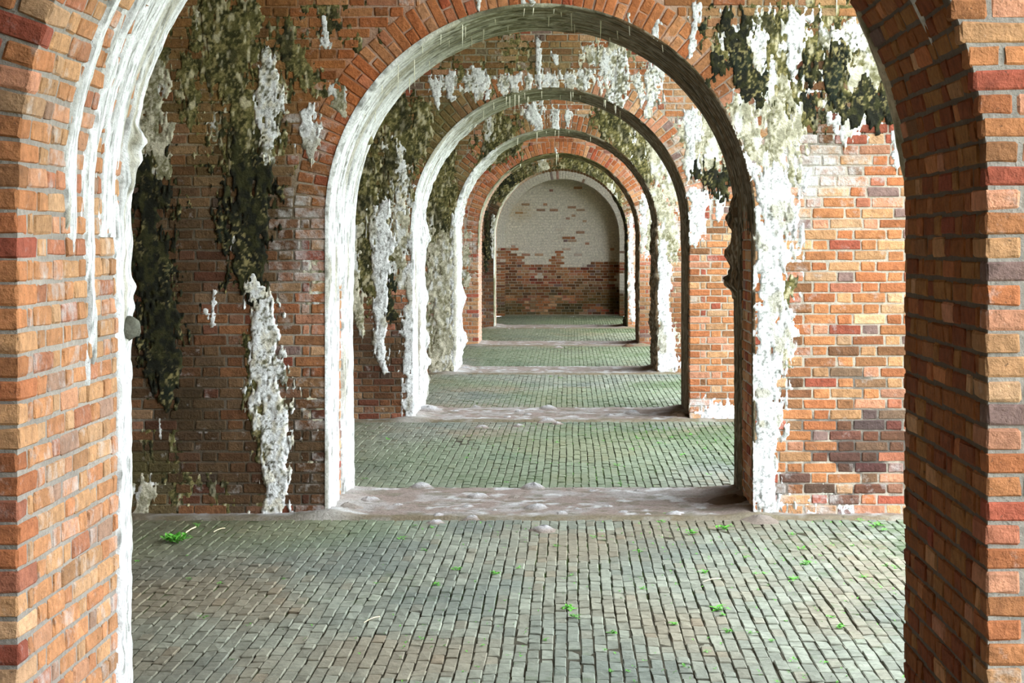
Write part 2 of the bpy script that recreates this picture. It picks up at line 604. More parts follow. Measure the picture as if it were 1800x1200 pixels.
def tint(k, x, z, rgb, d, mortar=False):
    """returns rgb, bloom after the soft tints of wall k"""
    px = VPX + F_PX * x / d; py = VPY - F_PX * (z - CAM_H) / d
    nz = fbm(x * 3.2, z * 3.2, 40 + k, 3)
    bloom = np.zeros(len(x)) + (0.25 if not mortar else 0.1)
    for (w, cx, cy, rx, ry, st) in TINT[k]:
        q = np.sqrt(((px - cx) / rx) ** 2 + ((py - cy) / ry) ** 2)
        m = np.clip(1.5 - q + (nz - .5) * 1.3, 0, 1) * st
        if w in 'S':
            m = m * sstep(.45, .6, fbm(x * 9, z * 12, 71, 2))
        if w == 'H':
            bloom = bloom + m * .38
        else:
            rgb = mix(rgb, TCOL[w] * (1.25 if mortar else 1) * (.7 + .6 * vn(x * 14, z * 20, 5))[:, None], m)
    return rgb, bloom

def brick_col(k, y0, dirt_in=0.0):
    def f(c, nrm):
        n = len(c)
        rgb = palette(n)
        face = nrm[:, 1] < -0.5
        x, z = c[:, 0], c[:, 2]
        rgb2, bl = tint(k, x, z, rgb, y0)
        rgb = np.where(face[:, None], rgb2, rgb)
        bl = np.where(face, bl, 0.24)
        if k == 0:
            rj = (~face) & (nrm[:, 0] < -.2)      # right jamb's shade painted in as darker, browner brick
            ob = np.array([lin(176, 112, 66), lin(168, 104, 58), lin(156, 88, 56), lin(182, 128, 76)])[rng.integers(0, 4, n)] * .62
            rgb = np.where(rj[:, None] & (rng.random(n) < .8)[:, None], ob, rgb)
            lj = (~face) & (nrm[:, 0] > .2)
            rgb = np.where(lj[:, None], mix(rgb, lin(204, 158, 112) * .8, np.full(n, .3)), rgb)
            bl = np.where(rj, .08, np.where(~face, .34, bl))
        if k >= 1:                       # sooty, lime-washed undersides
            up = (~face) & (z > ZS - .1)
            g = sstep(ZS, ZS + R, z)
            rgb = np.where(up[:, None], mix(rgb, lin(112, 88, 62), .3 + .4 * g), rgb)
        if k == 4 or k == 5:             # pale jambs far down the arcade
            lj = (~face) & (nrm[:, 0] > .3)
            rgb = np.where(lj[:, None], mix(rgb, lin(196, 164, 144), .75 * np.ones(n)), rgb)
        bl = np.clip(bl + rng.normal(0, .05, n), 0, .95)
        return np.hstack([rgb, bl[:, None]])
    return f

def mortar_col(k, y0):
    def f(V):
        n = len(V)
        base = lin(146, 139, 130) if k == 0 else lin(166, 156, 142)
        rgb = np.tile(base, (n, 1)) * (.75 + .5 * fbm(V[:, 0] * 5, V[:, 2] * 5 + V[:, 1] * 3, 9, 3))[:, None]
        face = V[:, 1] < y0 + .006
        rgb2, bl = tint(k, V[:, 0], V[:, 2], rgb, y0, True)
        rgb = np.where(face[:, None], rgb2, rgb)
        bl = np.where(face, bl, .1)
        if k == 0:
            rj = ~face & (V[:, 0] > XC + .3)  # right jamb's shade put into the mortar colour too
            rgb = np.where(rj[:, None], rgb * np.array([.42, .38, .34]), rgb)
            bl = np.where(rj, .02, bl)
        back = V[:, 1] > y0 + T - .001
        rgb = np.where(back[:, None], lin(120, 82, 58), rgb); bl = np.where(back, 0, bl)
        return np.hstack([rgb, bl[:, None]])
    return f

def crust_color(kind, u, v, m, seed):
    """colour of a crust at (u, v) metres"""
    n1 = fbm(u * 30, v * 22, seed, 3); n2 = fbm(u * 70, v * 60, seed + 3, 2); n3 = fbm(u * 8, v * 5, seed + 9, 3)
    if kind == 'W':
        c = mix(np.tile(WHITE, (len(u), 1)), GREYW * np.ones((len(u), 1)), sstep(.52, .75, n1) * .7)
        c = mix(c, OLIVE_T * .8, sstep(.60, .72, n3) * .55)
        c = mix(c, OLIVE_D, sstep(.66, .74, n2) * .6)
    elif kind == 'V':      # white crust well speckled with olive
        c = mix(np.tile(WHITE, (len(u), 1)), CREAM * .85 * np.ones((len(u), 1)), sstep(.45, .7, n1) * .6)
        c = mix(c, OLIVE, sstep(.54, .64, n2 * .5 + n3 * .5) * .8)
        c = mix(c, OLIVE_D, sstep(.62, .72, n2) * .55)
    elif kind == 'L':
        c = mix(np.tile(lin(196, 190, 168), (len(u), 1)), lin(150, 146, 124) * np.ones((len(u), 1)), sstep(.4, .6, n1))
        c = mix(c, OLIVE, sstep(.52, .64, n3 * .5 + n2 * .5) * .8)
        c = mix(c, WHITE, sstep(.62, .75, fbm(u * 18, v * 9, seed + 21, 2)) * .7)
    elif kind == 'O':
        c = mix(np.tile(OLIVE, (len(u), 1)), OLIVE_D * np.ones((len(u), 1)), sstep(.42, .58, n1))
        c = mix(c, OLIVE_T, sstep(.56, .68, n2) * .7)
        c = mix(c, CREAM, sstep(.62, .76, fbm(u * 40, v * 16, seed + 31, 2)) * .6)
        c = mix(c, BLACK, sstep(.55, .7, n3) * .6)
    elif kind == 'K':
        c = mix(np.tile(BLACK, (len(u), 1)), OLIVE_D * np.ones((len(u), 1)), sstep(.45, .62, n1) * .8)
        c = mix(c, OLIVE_T, sstep(.62, .70, n2) * .8 * sstep(.35, .6, n3))
        c = mix(c, lin(24, 34, 26), sstep(.6, .7, n3) * .5)
    elif kind == 'B':      # dark brown-grey skin
        c = mix(np.tile(lin(104, 84, 62), (len(u), 1)), lin(58, 48, 34) * np.ones((len(u), 1)), sstep(.4, .6, n1))
        c = mix(c, lin(168, 156, 138), sstep(.58, .7, n2) * .6)
    elif kind == 'N':      # greenish grey soffit skin
        c = mix(np.tile(lin(176, 174, 154), (len(u), 1)), lin(118, 114, 88) * np.ones((len(u), 1)), sstep(.4, .6, n1))
        c = mix(c, OLIVE_D, sstep(.58, .68, n2) * .7)
    return c

def poly_mask(px, py, pts):
    """1 on the axis of the run, 0 at its border, negative outside"""
    best = np.full(px.shape, -9.0)
    if len(pts) == 1: pts = pts + [(pts[0][0], pts[0][1] + 1, pts[0][2])]
    for (x0, y0, w0), (x1, y1, w1) in zip(pts[:-1], pts[1:]):
        dx, dy = x1 - x0, y1 - y0
        t = np.clip(((px - x0) * dx + (py - y0) * dy) / (dx * dx + dy * dy), 0, 1)
        w = w0 + (w1 - w0) * t
        dd = np.hypot(px - x0 - t * dx, py - y0 - t * dy)
        best = np.maximum(best, 1 - dd / w)
    return best

def face_crust(k, wall, kind, pts, thick, res, seed, rag=1.0, name=None, bias=0.0):
    d = Y0[k]
    P = np.array(pts, float)
    wmax = P[:, 2].max()
    x0, z1 = px2wall(P[:, 0].min() - wmax * 1.5, P[:, 1].min() - wmax * 1.5, d)
    x1, z0 = px2wall(P[:, 0].max() + wmax * 1.5, P[:, 1].max() + wmax * 1.5, d)
    x0 = max(x0, XL + .02); x1 = min(x1, XR - .02); z0 = max(z0, .005); z1 = min(z1, ZTOP)
    gx = np.arange(x0, x1, res); gz = np.arange(z0, z1, res)
    if len(gx) < 3 or len(gz) < 3: return
    X, Z = np.meshgrid(gx, gz, indexing='ij')
    px = VPX + F_PX * X / d; py = VPY - F_PX * (Z - CAM_H) / d
    m = poly_mask(px, py, pts)
    sc = 1.0 / (wmax * d / F_PX)              # noise in units of the run's width
    if bias:
        m = np.clip(m * 1.6, -9, .8)
        rg = (fbm(X * 9, Z * 4, seed, 4) - .5) * 2.4 + (fbm(X * 46, Z * 20, seed + 5, 3) - .5) * 1.7
        m = m + rg - bias
    else:
        rg = (fbm(X * sc * 2.6, Z * sc * 1.0, seed, 4) - .5) * 1.7 * rag + (fbm(X * 55, Z * 16, seed + 5, 3) - .5) * 1.3 * rag
        m = m + rg + .18
    X = X + (vn(X / res * .6, Z / res * .6, seed + 1) - .5) * res * .7
    Z = Z + (vn(X / res * .6, Z / res * .6, seed + 2) - .5) * res * .7
    rr = np.where(Z < ZS, np.abs(X - XC), np.hypot(X - XC, Z - ZS)) - R
    m = np.where(rr < -0.012, -9, m)
    relief = .45 + .9 * fbm(X * 22, Z * 13, seed + 7, 3)
    off = np.where(m > 0, -.006 + sstep(0, .6, m) * (.006 + thick * .62 * relief), -.02)
    ok = m > -.35
    idm = -np.ones(X.shape, int)
    fq = ok[:-1, :-1] & ok[1:, :-1] & ok[1:, 1:] & ok[:-1, 1:]
    fq &= (m[:-1, :-1] > 0) | (m[1:, :-1] > 0) | (m[1:, 1:] > 0) | (m[:-1, 1:] > 0)
    use = np.zeros(X.shape, bool)
    use[:-1, :-1] |= fq; use[1:, :-1] |= fq; use[1:, 1:] |= fq; use[:-1, 1:] |= fq
    if not fq.any(): return
    idm[use] = np.arange(use.sum())
    I, J = np.where(fq)
    q = np.stack([idm[I, J], idm[I + 1, J], idm[I + 1, J + 1], idm[I, J + 1]], -1)
    V = np.stack([X[use], d - off[use], Z[use]], -1)
    c = crust_color(kind, X[use], Z[use], m[use], seed)
    if kind == 'V' :
        pass
    al = np.full((len(c), 1), .05)
    nm = name or {'W': 'lime_streak', 'V': 'lime_streak', 'L': 'lichen_patch', 'O': 'lichen_patch', 'K': 'moss_patch', 'B': 'lime_streak', 'N': 'lime_streak'}[kind]
    make(nm, V, q, M_CRUST, np.hstack([c, al]), parent=wall, origin=parent_loc(wall), smooth=True)

def intrados_crust(k, wall, tracks, res, seed, name='lime_crust'):
    """tracks: (t0, t1, s0, s1, kind, thick, flute, rag[, bumps])"""
    y0 = Y0[k]
    for ti, tr in enumerate(tracks):
        t0, t1, s0, s1, kind, thick, flute, rag = tr[:8]
        bumps = tr[8] if len(tr) > 8 else []
        sd = seed + ti * 13
        gs = np.arange(s0 - .05, s1 + .05, res); gt = np.arange(max(t0 - .06, 0), min(t1 + .06, T + .006), res * .7)
        lip0, lip1 = t0 < .001, t1 > T - .001
        if lip0: gt = np.concatenate([[-.007, -.006], gt[gt > .002]])
        if lip1: gt = np.concatenate([gt, [T + .014, T + .016]])
        gs = gs[(gs > .004) & (gs < S_ALL - .004)]
        S_, T_ = np.meshgrid(gs, gt, indexing='ij')
        wob = (fbm(S_ * 2.2, T_ * 3 + ti, sd + 2, 3) - .5) * .10 * rag
        tm = T_ + wob
        a = (tm - t0) / .05 if t0 > 0.001 else np.full(S_.shape, 9.)
        b = (t1 - tm) / .05 if t1 < T - .001 else np.full(S_.shape, 9.)
        cc = (S_ - s0) / .25 if s0 > .01 else np.full(S_.shape, 9.)
        dd = (s1 - S_) / .25 if s1 < S_ALL - .01 else np.full(S_.shape, 9.)
        m = np.minimum(np.minimum(a, b), np.minimum(cc, dd))
        m = np.minimum(m, 1.2) + (fbm(S_ * 4, T_ * 22, sd, 3) - .5) * 2.0 * rag
        fl = vn(S_ * .9 + 3, T_ * 30, sd + 4) * .65 + vn(S_ * 2.5, T_ * 62, sd + 6) * .35
        rough = fbm(S_ * 16, T_ * 18, sd + 8, 3)
        off = np.where(m > 0, -.006 + sstep(0, .5, m) * (.007 + thick * (flute * fl + (1 - flute) * rough) * 1.3), -.02)
        for (bs, bt, br, bh) in bumps:
            g = np.exp(-(((S_ - bs) / br) ** 2 + ((T_ - bt) / (br * 1.6)) ** 2))
            off = off + g * bh * (.5 + rough)
            m = np.maximum(m, g * 2 - .3)
        if lip0:
            off[:, 0] = -.007
            off[:, 1] *= .6
        if lip1: off[:, -1] = -.04
        x, z, nx, nz = outline(S_)
        X = x + nx * off; Z = z + nz * off
        fq = (m[:-1, :-1] > 0) | (m[1:, :-1] > 0) | (m[1:, 1:] > 0) | (m[:-1, 1:] > 0)
        if not fq.any(): continue
        use = np.zeros(m.shape, bool)
        use[:-1, :-1] |= fq; use[1:, :-1] |= fq; use[1:, 1:] |= fq; use[:-1, 1:] |= fq
        idm = -np.ones(m.shape, int); idm[use] = np.arange(use.sum())
        I, J = np.where(fq)
        q = np.stack([idm[I, J], idm[I, J + 1], idm[I + 1, J + 1], idm[I + 1, J]], -1)
        V = np.stack([X[use], y0 + T_[use], Z[use]], -1)
        u, v = T_[use], S_[use]
        c = crust_color(kind, u * 1.6, v * .25, m[use], sd)
        if k in (1, 2, 3) and s1 < RJ(0) - .1 and s0 < 6:
            c = crust_color('W', u * 1.6, v * .25, m[use], sd)
            c = mix(c, crust_color('N', u * 1.6, v * .25, m[use], sd + 1), sstep(2.7, 3.9, v + (fl[use] - .5) * .9))
            c = mix(c, crust_color('B', u * 1.6, v * .25, m[use], sd + 2), sstep(3.9, 4.9, v + (fl[use] - .5) * .9))
        # darker in the grooves between the flutes
        c = mix(c, lin(110, 104, 80), sstep(.48, .24, fl[use]) * .8 * flute)
        al = np.full((len(c), 1), .05)
        make(name, V, q, M_CRUST, np.hstack([c, al]), parent=wall, origin=parent_loc(wall), smooth=True)

# ------------------------------------------------------------------ the setting outside the arcade
def box_obj(name, lo, hi, mat, kind="structure"):
    lo = np.array(lo, float); hi = np.array(hi, float)
    V = [(lo[0] if i == 0 else hi[0], lo[1] if j == 0 else hi[1], lo[2] if k == 0 else hi[2]) for i in (0, 1) for j in (0, 1) for k in (0, 1)]
    Fc = [(0, 1, 3, 2), (4, 6, 7, 5), (0, 4, 5, 1), (2, 3, 7, 6), (0, 2, 6, 4), (1, 5, 7, 3)]
    org = ((lo[0] + hi[0]) / 2, (lo[1] + hi[1]) / 2, lo[2])
    return make(name, V, Fc, mat, origin=org, kind=kind)

lawn = box_obj("ground", (XR + .02, -90, -.4), (150, 160, -.06), M_LAWN)
tag(lawn, "open lawn beyond the bays on the bright side", kind="structure")
wl = box_obj("wall_left", (XL - .5, -3.5, 0), (XL, 52, 5.2), M_BRICKTEX)
tag(wl, "outer brick wall closing the bays on the dark side")
wb = box_obj("wall_back", (XL, -4.0, 0), (XR, -3.5, 5.2), M_BRICKTEX)
tag(wb, "brick wall behind the viewer")

wr = box_obj("wall_right", (XR, -3.5, 0), (XR + .5, .9, 5.2), M_BRICKTEX)  # unseen pier added to cut skylight on the nearest wall's front
tag(wr, "brick pier on the bright side of the viewer's own bay")

we = box_obj("wall_right", (XR, 46.0, 0), (XR + .5, Y0[6] + T, 5.2), M_BRICKTEX)  # unseen wall added to dim the end wall and its recess
tag(we, "added brick wall holding light off the end wall")

# vaults over the bays
spans = [(-3.5, Y0[0])] + [(Y0[i] + T, Y0[i + 1]) for i in range(6)]
for vi, (ya, yb) in enumerate(spans):
    n = 24
    half = (yb - ya) / 2; rise = 0.95
    Rv = (half * half + rise * rise) / (2 * rise)
    V = []; 
    for i in range(n + 1):
        yy = ya + (yb - ya) * i / n
        zz = ZTOP + math.sqrt(Rv * Rv - (yy - ya - half) ** 2) - (Rv - rise)
        V += [(XL, yy, zz), (XR, yy, zz), (XL, yy, zz + .3), (XR, yy, zz + .3)]
    Fc = []
    for i in range(n):
        a = i * 4; b = a + 4
        Fc += [(a, a + 1, b + 1, b), (a + 2, b + 2, b + 3, a + 3), (a + 1, a + 3, b + 3, b + 1), (a, b, b + 2, a + 2)]
    o = make("ceiling", V, Fc, M_BRICKTEX, origin=((XL + XR) / 2, ya + half, ZTOP), kind="structure")
    tag(o, "dark brick vault over the " + ["viewer's own", "first", "second", "third", "fourth", "fifth", "last"][vi] + " bay of the arcade")

# ------------------------------------------------------------------ floors of brick on edge
PAV_W, PAV_L = 0.0585, 0.172
def paver_cols(c, nrm):
    n = len(c)
    x, y = c[:, 0], c[:, 1]
    a = fbm(x * 1.1, y * .7, 301, 3); b = fbm(x * .5 + 7, y * .4, 302, 3); r = rng.random(n)
    grey, brown, dark, green = lin(121, 125, 112), lin(124, 111, 91), lin(94, 102, 95), lin(97, 115, 82)
    rgb = np.tile(grey, (n, 1)) * (.8 + .4 * rng.random((n, 1)))
    rgb = mix(rgb, brown, sstep(.5, .7, a) * .55 + (r < .08) * .3)
    rgb = mix(rgb, dark, sstep(.5, .75, fbm(x * 1.8, y * 1.2, 305, 3)) * .7)
    rgb = mix(rgb, green, sstep(.4, .65, b) * .5)
    # earth-brown and darker towards the left
    rgb = mix(rgb, lin(92, 80, 58), sstep(-1.0, -2.6, x) * .55)
    rgb = mix(rgb, lin(88, 92, 56), sstep(26, 40, y) * .5)
    bl = .14 + .30 * sstep(.42, .7, fbm(x * .9 + 3, y * .6, 310, 3)) + .26 * sstep(-.3, 2.0, x)
    bl = np.clip(bl + rng.normal(0, .05, n), 0, .66)
    return np.hstack([rgb, bl[:, None]])

floors = []
fspans = [(-3.4, Y0[0] - .22)] + [(Y0[i] + T + .02, Y0[i + 1] - (.22 if i < 5 else 0.0)) for i in range(6)]
for bi, (ya, yb) in enumerate(fspans):
    xa, xb = (XL, XR)
    # sandy bed that shows in the joints
    gx = np.linspace(xa, xb, 40); gy = np.linspace(ya - .02, yb + .02, 24)
    X, Yg = np.meshgrid(gx, gy, indexing='ij')
    V = np.stack([X, Yg, np.full_like(X, -.009)], -1).reshape(-1, 3)
    I, J = np.meshgrid(np.arange(39), np.arange(23), indexing='ij')
    q = np.stack([I * 24 + J, (I + 1) * 24 + J, (I + 1) * 24 + J + 1, I * 24 + J + 1], -1).reshape(-1, 4)
    base = np.tile(lin(62, 58, 44), (len(V), 1))
    base = mix(base, lin(62, 84, 32), sstep(.45, .65, fbm(V[:, 0] * 1.2, V[:, 1] * .8, 77, 3)))
    fl = make("floor", V, q, M_MORTAR, np.hstack([base, np.full((len(V), 1), .02)]), origin=((xa + xb) / 2, (ya + yb) / 2, 0), kind="structure")
    tag(fl, ["brick floor of the bay the viewer stands in", "mossy brick-on-edge floor between the nearest and second arches", "brick floor between the second and third arches",
             "brick floor between the third and fourth arches", "brick floor between the fourth and fifth arches",
             "brick floor between the fifth and sixth arches", "brick floor in front of the whitewashed end wall"][bi])
    B = Bricks()
    # only as wide as any view through the arches can reach
    xlo, xhi = (max(XL, -1.7 - .17 * yb), min(XR, 1.4 + .12 * yb)) if bi else (XL, XR)
    if bi == 0: xlo, xhi = -3.0, 2.6
    ncol = int((xhi - xlo) / PAV_W)
    for i in range(ncol):
        x = xlo + (i + .5) * PAV_W
        y = ya + random.uniform(0, .09) + (0 if i % 2 else -PAV_L / 2)
        while y < yb:
            L = PAV_L * random.choice([1, 1, 1, 1, .96, 1.04, .72, .55])
            a, b = max(y, ya), min(y + L, yb)
            y = y + L + .009
            if b - a < .03: continue
            zt = 0.006 * (vn(x * .9, y * .9, 60) - .5) * 2 + random.uniform(-.0035, .0035)
            wav = .010 * (float(vn(x * .6, (a + b) * .35, 61)) - .5)
            tx = random.uniform(-.05, .05); ty = random.uniform(-.025, .025)
            e1 = np.array([0, 1, ty]); e1 /= np.linalg.norm(e1)
            e2 = np.array([1, 0, tx]); e2 -= e1 * np.dot(e1, e2); e2 /= np.linalg.norm(e2)
            e3 = np.cross(e2, e1)
            B.add((x + wav + random.uniform(-.002, .002), (a + b) / 2, float(zt) - .03), tuple(e1), tuple(e2), tuple(e3), (b - a, PAV_W - .0045 + random.uniform(-.003, .002), .06), (0, 0, 1), 'paving_brick')
    finish_bricks(B, fl, paver_cols, M_PAVER, {'paving_brick': 300 if bi in (1, 2, 3) else 0}, 'paving_field', .0045, .005)
    floors.append(fl)

# ------------------------------------------------------------------ thresholds under the arches
def dome(cx, cy, z0, rx, ry, h, seed, n=14, rings=6):
    V = []; C = []
    for r in range(rings + 1):
        f = r / rings
        for a in range(n):
            t = 2 * math.pi * a / n
            w = 1 + .35 * (float(vn(math.cos(t) * 1.5 + 5, math.sin(t) * 1.5 + f, seed)) - .5) * 2
            V.append((cx + math.cos(t) * rx * f * w, cy + math.sin(t) * ry * f * w,
                      z0 - .012 + h * (1 - f ** 2) ** 1.3 * (.8 + .5 * float(vn(f * 4 + math.cos(t), math.sin(t) * 2, seed + 1)))))
    Fc = []
    for r in range(rings):
        for a in range(n):
            b = (a + 1) % n
            Fc.append((r * n + a, (r + 1) * n + a, (r + 1) * n + b, r * n + b))
    return np.array(V), Fc

def threshold(k, mounds, pale):
    y0 = Y0[k]
    ya, yb = y0 - .235, y0 + T + .04
    res = .022
    gx = np.append(np.arange(XL, XR - .01, res), XR); gy = np.arange(ya, yb + res, res)
    X, Yg = np.meshgrid(gx, gy, indexing='ij')
    nx_, ny_ = X.shape
    edge = np.minimum(sstep(ya - .01 + .05 * fbm(X * 3, 0 * X, 5 + k, 2), ya + .10, Yg), sstep(yb + .02, yb - .08, Yg))
    ins = np.clip((R - np.abs(X - XC)) / .3, 0, 1)
    foot = (1 - sstep(0, .28, np.abs(np.abs(X - XC) - R)))
    Z = -.012 + edge * (.018 + .012 * fbm(X * 5, Yg * 8, 21 + k, 3)) + edge * foot * .05 * fbm(X * 4, Yg * 4, 33 + k, 2)
    Z = Z + edge * .008 * (vn(X * 40, Yg * 40, 3 + k) - .5)
    n1 = fbm(X * 5, Yg * 4, 81 + k, 4); n2 = fbm(X * 9, Yg * 14, 82 + k, 3)
    c = np.tile(lin(134, 120, 112), X.shape + (1,))
    c = mix(c, lin(150, 144, 140), sstep(.45, .65, n1) * pale)
    c = mix(c, lin(96, 92, 72), sstep(.56, .7, n2) * .6)
    c = mix(c, lin(186, 186, 186), sstep(.62, .75, fbm(X * 8 + 9, Yg * 6, 83 + k, 3)) * .8 * pale)
    c = mix(c, lin(104, 94, 66), sstep(ya + .26, ya + .1, Yg) * .7)
    c = mix(c, lin(180, 178, 174), foot * sstep(.5, 0, X) * .5 * pale)
    c = mix(c, lin(92, 66, 44), sstep(.55, 1.0, X) * sstep(y0 + .25, y0 + .4, Yg) * .55)  # right jamb's shadow painted into the threshold colour
    V = np.stack([X, Yg, Z], -1).reshape(-1, 3)
    I, J = np.meshgrid(np.arange(nx_ - 1), np.arange(ny_ - 1), indexing='ij')
    q = np.stack([I * ny_ + J, (I + 1) * ny_ + J, (I + 1) * ny_ + J + 1, I * ny_ + J + 1], -1).reshape(-1, 4)
    o = make("threshold", V, q, M_CRUST, np.hstack([c.reshape(-1, 3), np.full((len(V), 1), .05)]), origin=(XC, y0 + T / 2, 0), smooth=True, kind="structure")
    tag(o, "worn mortar threshold under the %s arch" % ORD[k])
    for j, md in enumerate(mounds):
        px, py, rp = md[:3]
        dark = md[3] if len(md) > 3 else 0
        x, y = px2floor(px, py + rp * .3)
        r = rp * 1.15 * y / F_PX
        V, Fc = dome(x, y, .008, r * 1.15, r * 1.5, r * (.42 if rp < 30 else .28), 900 + 31 * k + j)
        base = lin(*([(178, 178, 180), (80, 62, 46), (140, 132, 124)][dark]))
        top = sstep(.0, r * .5, V[:, 2])
        cc = mix(np.tile(lin(126, 114, 104), (len(V), 1)), base, top) if dark != 1 else np.tile(base, (len(V), 1))
        mo = make("lime_mound", V, Fc, M_CRUST, np.hstack([cc, np.full((len(V), 1), .05)]), parent=o, origin=(x, y, 0), smooth=True)
    return o

MOUNDS = {
 0: [],
 1: [(740, 852, 20), (839, 870, 20), (937, 853, 24), (943, 889, 22), (820, 889, 16), (987, 900, 14), (1015, 894, 12), (1069, 889, 13), (1097, 899, 13),
     (1188, 901, 18), (954, 926, 20), (647, 876, 20), (770, 904, 14), (831, 907, 13), (764, 915, 14), (1006, 860, 14, 2), (1040, 862, 12), (612, 888, 26, 2), (905, 872, 14, 2), (1292, 872, 42, 1), (1338, 905, 30, 2), (1120, 862, 12), (700, 886, 12), (870, 896, 10), (1140, 903, 10)],
 2: [(837, 714, 10), (913, 722, 11), (928, 727, 10), (960, 715, 16), (963, 737, 14), (893, 732, 10), (1072, 729, 12), (1112, 724, 16), (847, 748, 10), (1158, 716, 8), (752, 718, 24), (800, 722, 9), (1195, 728, 22, 1), (912, 746, 9), (980, 742, 8), (780, 737, 7)],
 3: [(848, 647, 8), (830, 649, 8), (818, 646, 11), (877, 654, 6), (845, 654, 6), (960, 650, 6), (1165, 650, 14, 2), (1040, 648, 5), (862, 651, 5)],
 4: [(862, 606, 5), (982, 609, 7), (990, 604, 4), (1104, 606, 9, 1), (1066, 601, 3)],
 5: [(885, 574, 3), (895, 577, 3), (905, 576, 3), (1052, 573, 4, 1), (940, 576, 3), (975, 576, 3), (994, 576, 3), (1098, 574, 4, 1)],
}
for k in range(6):
    threshold(k, MOUNDS[k], [0.6, 1, 1, .9, .7, .5][k])

# ------------------------------------------------------------------ the six arched cross walls
walls = []
BUDGET = [dict(brick=300, voussoir=64 * 2)] * 6
LABEL = ["nearest brick cross wall framing the view with its arch",
         "second brick cross wall, streaked with moss and white lime",
         "third brick cross wall with a fringe of white lime drips over its arch",
         "fourth brick cross wall, crusted grey and olive beside its arch",
         "fifth brick cross wall with clean red brick round its arch",
         "sixth brick cross wall, the last open arch before the end wall"]
for k in range(6):
    y0 = Y0[k]
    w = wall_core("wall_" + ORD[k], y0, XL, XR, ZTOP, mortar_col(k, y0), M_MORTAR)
    tag(w, LABEL[k])
    B = Bricks()
    face_layout(y0, XL, XR, ZTOP, B, plain_right=(k == 0))
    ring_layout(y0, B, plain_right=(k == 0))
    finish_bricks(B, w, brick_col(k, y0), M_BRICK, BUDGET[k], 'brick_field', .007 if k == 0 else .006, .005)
    walls.append(w)

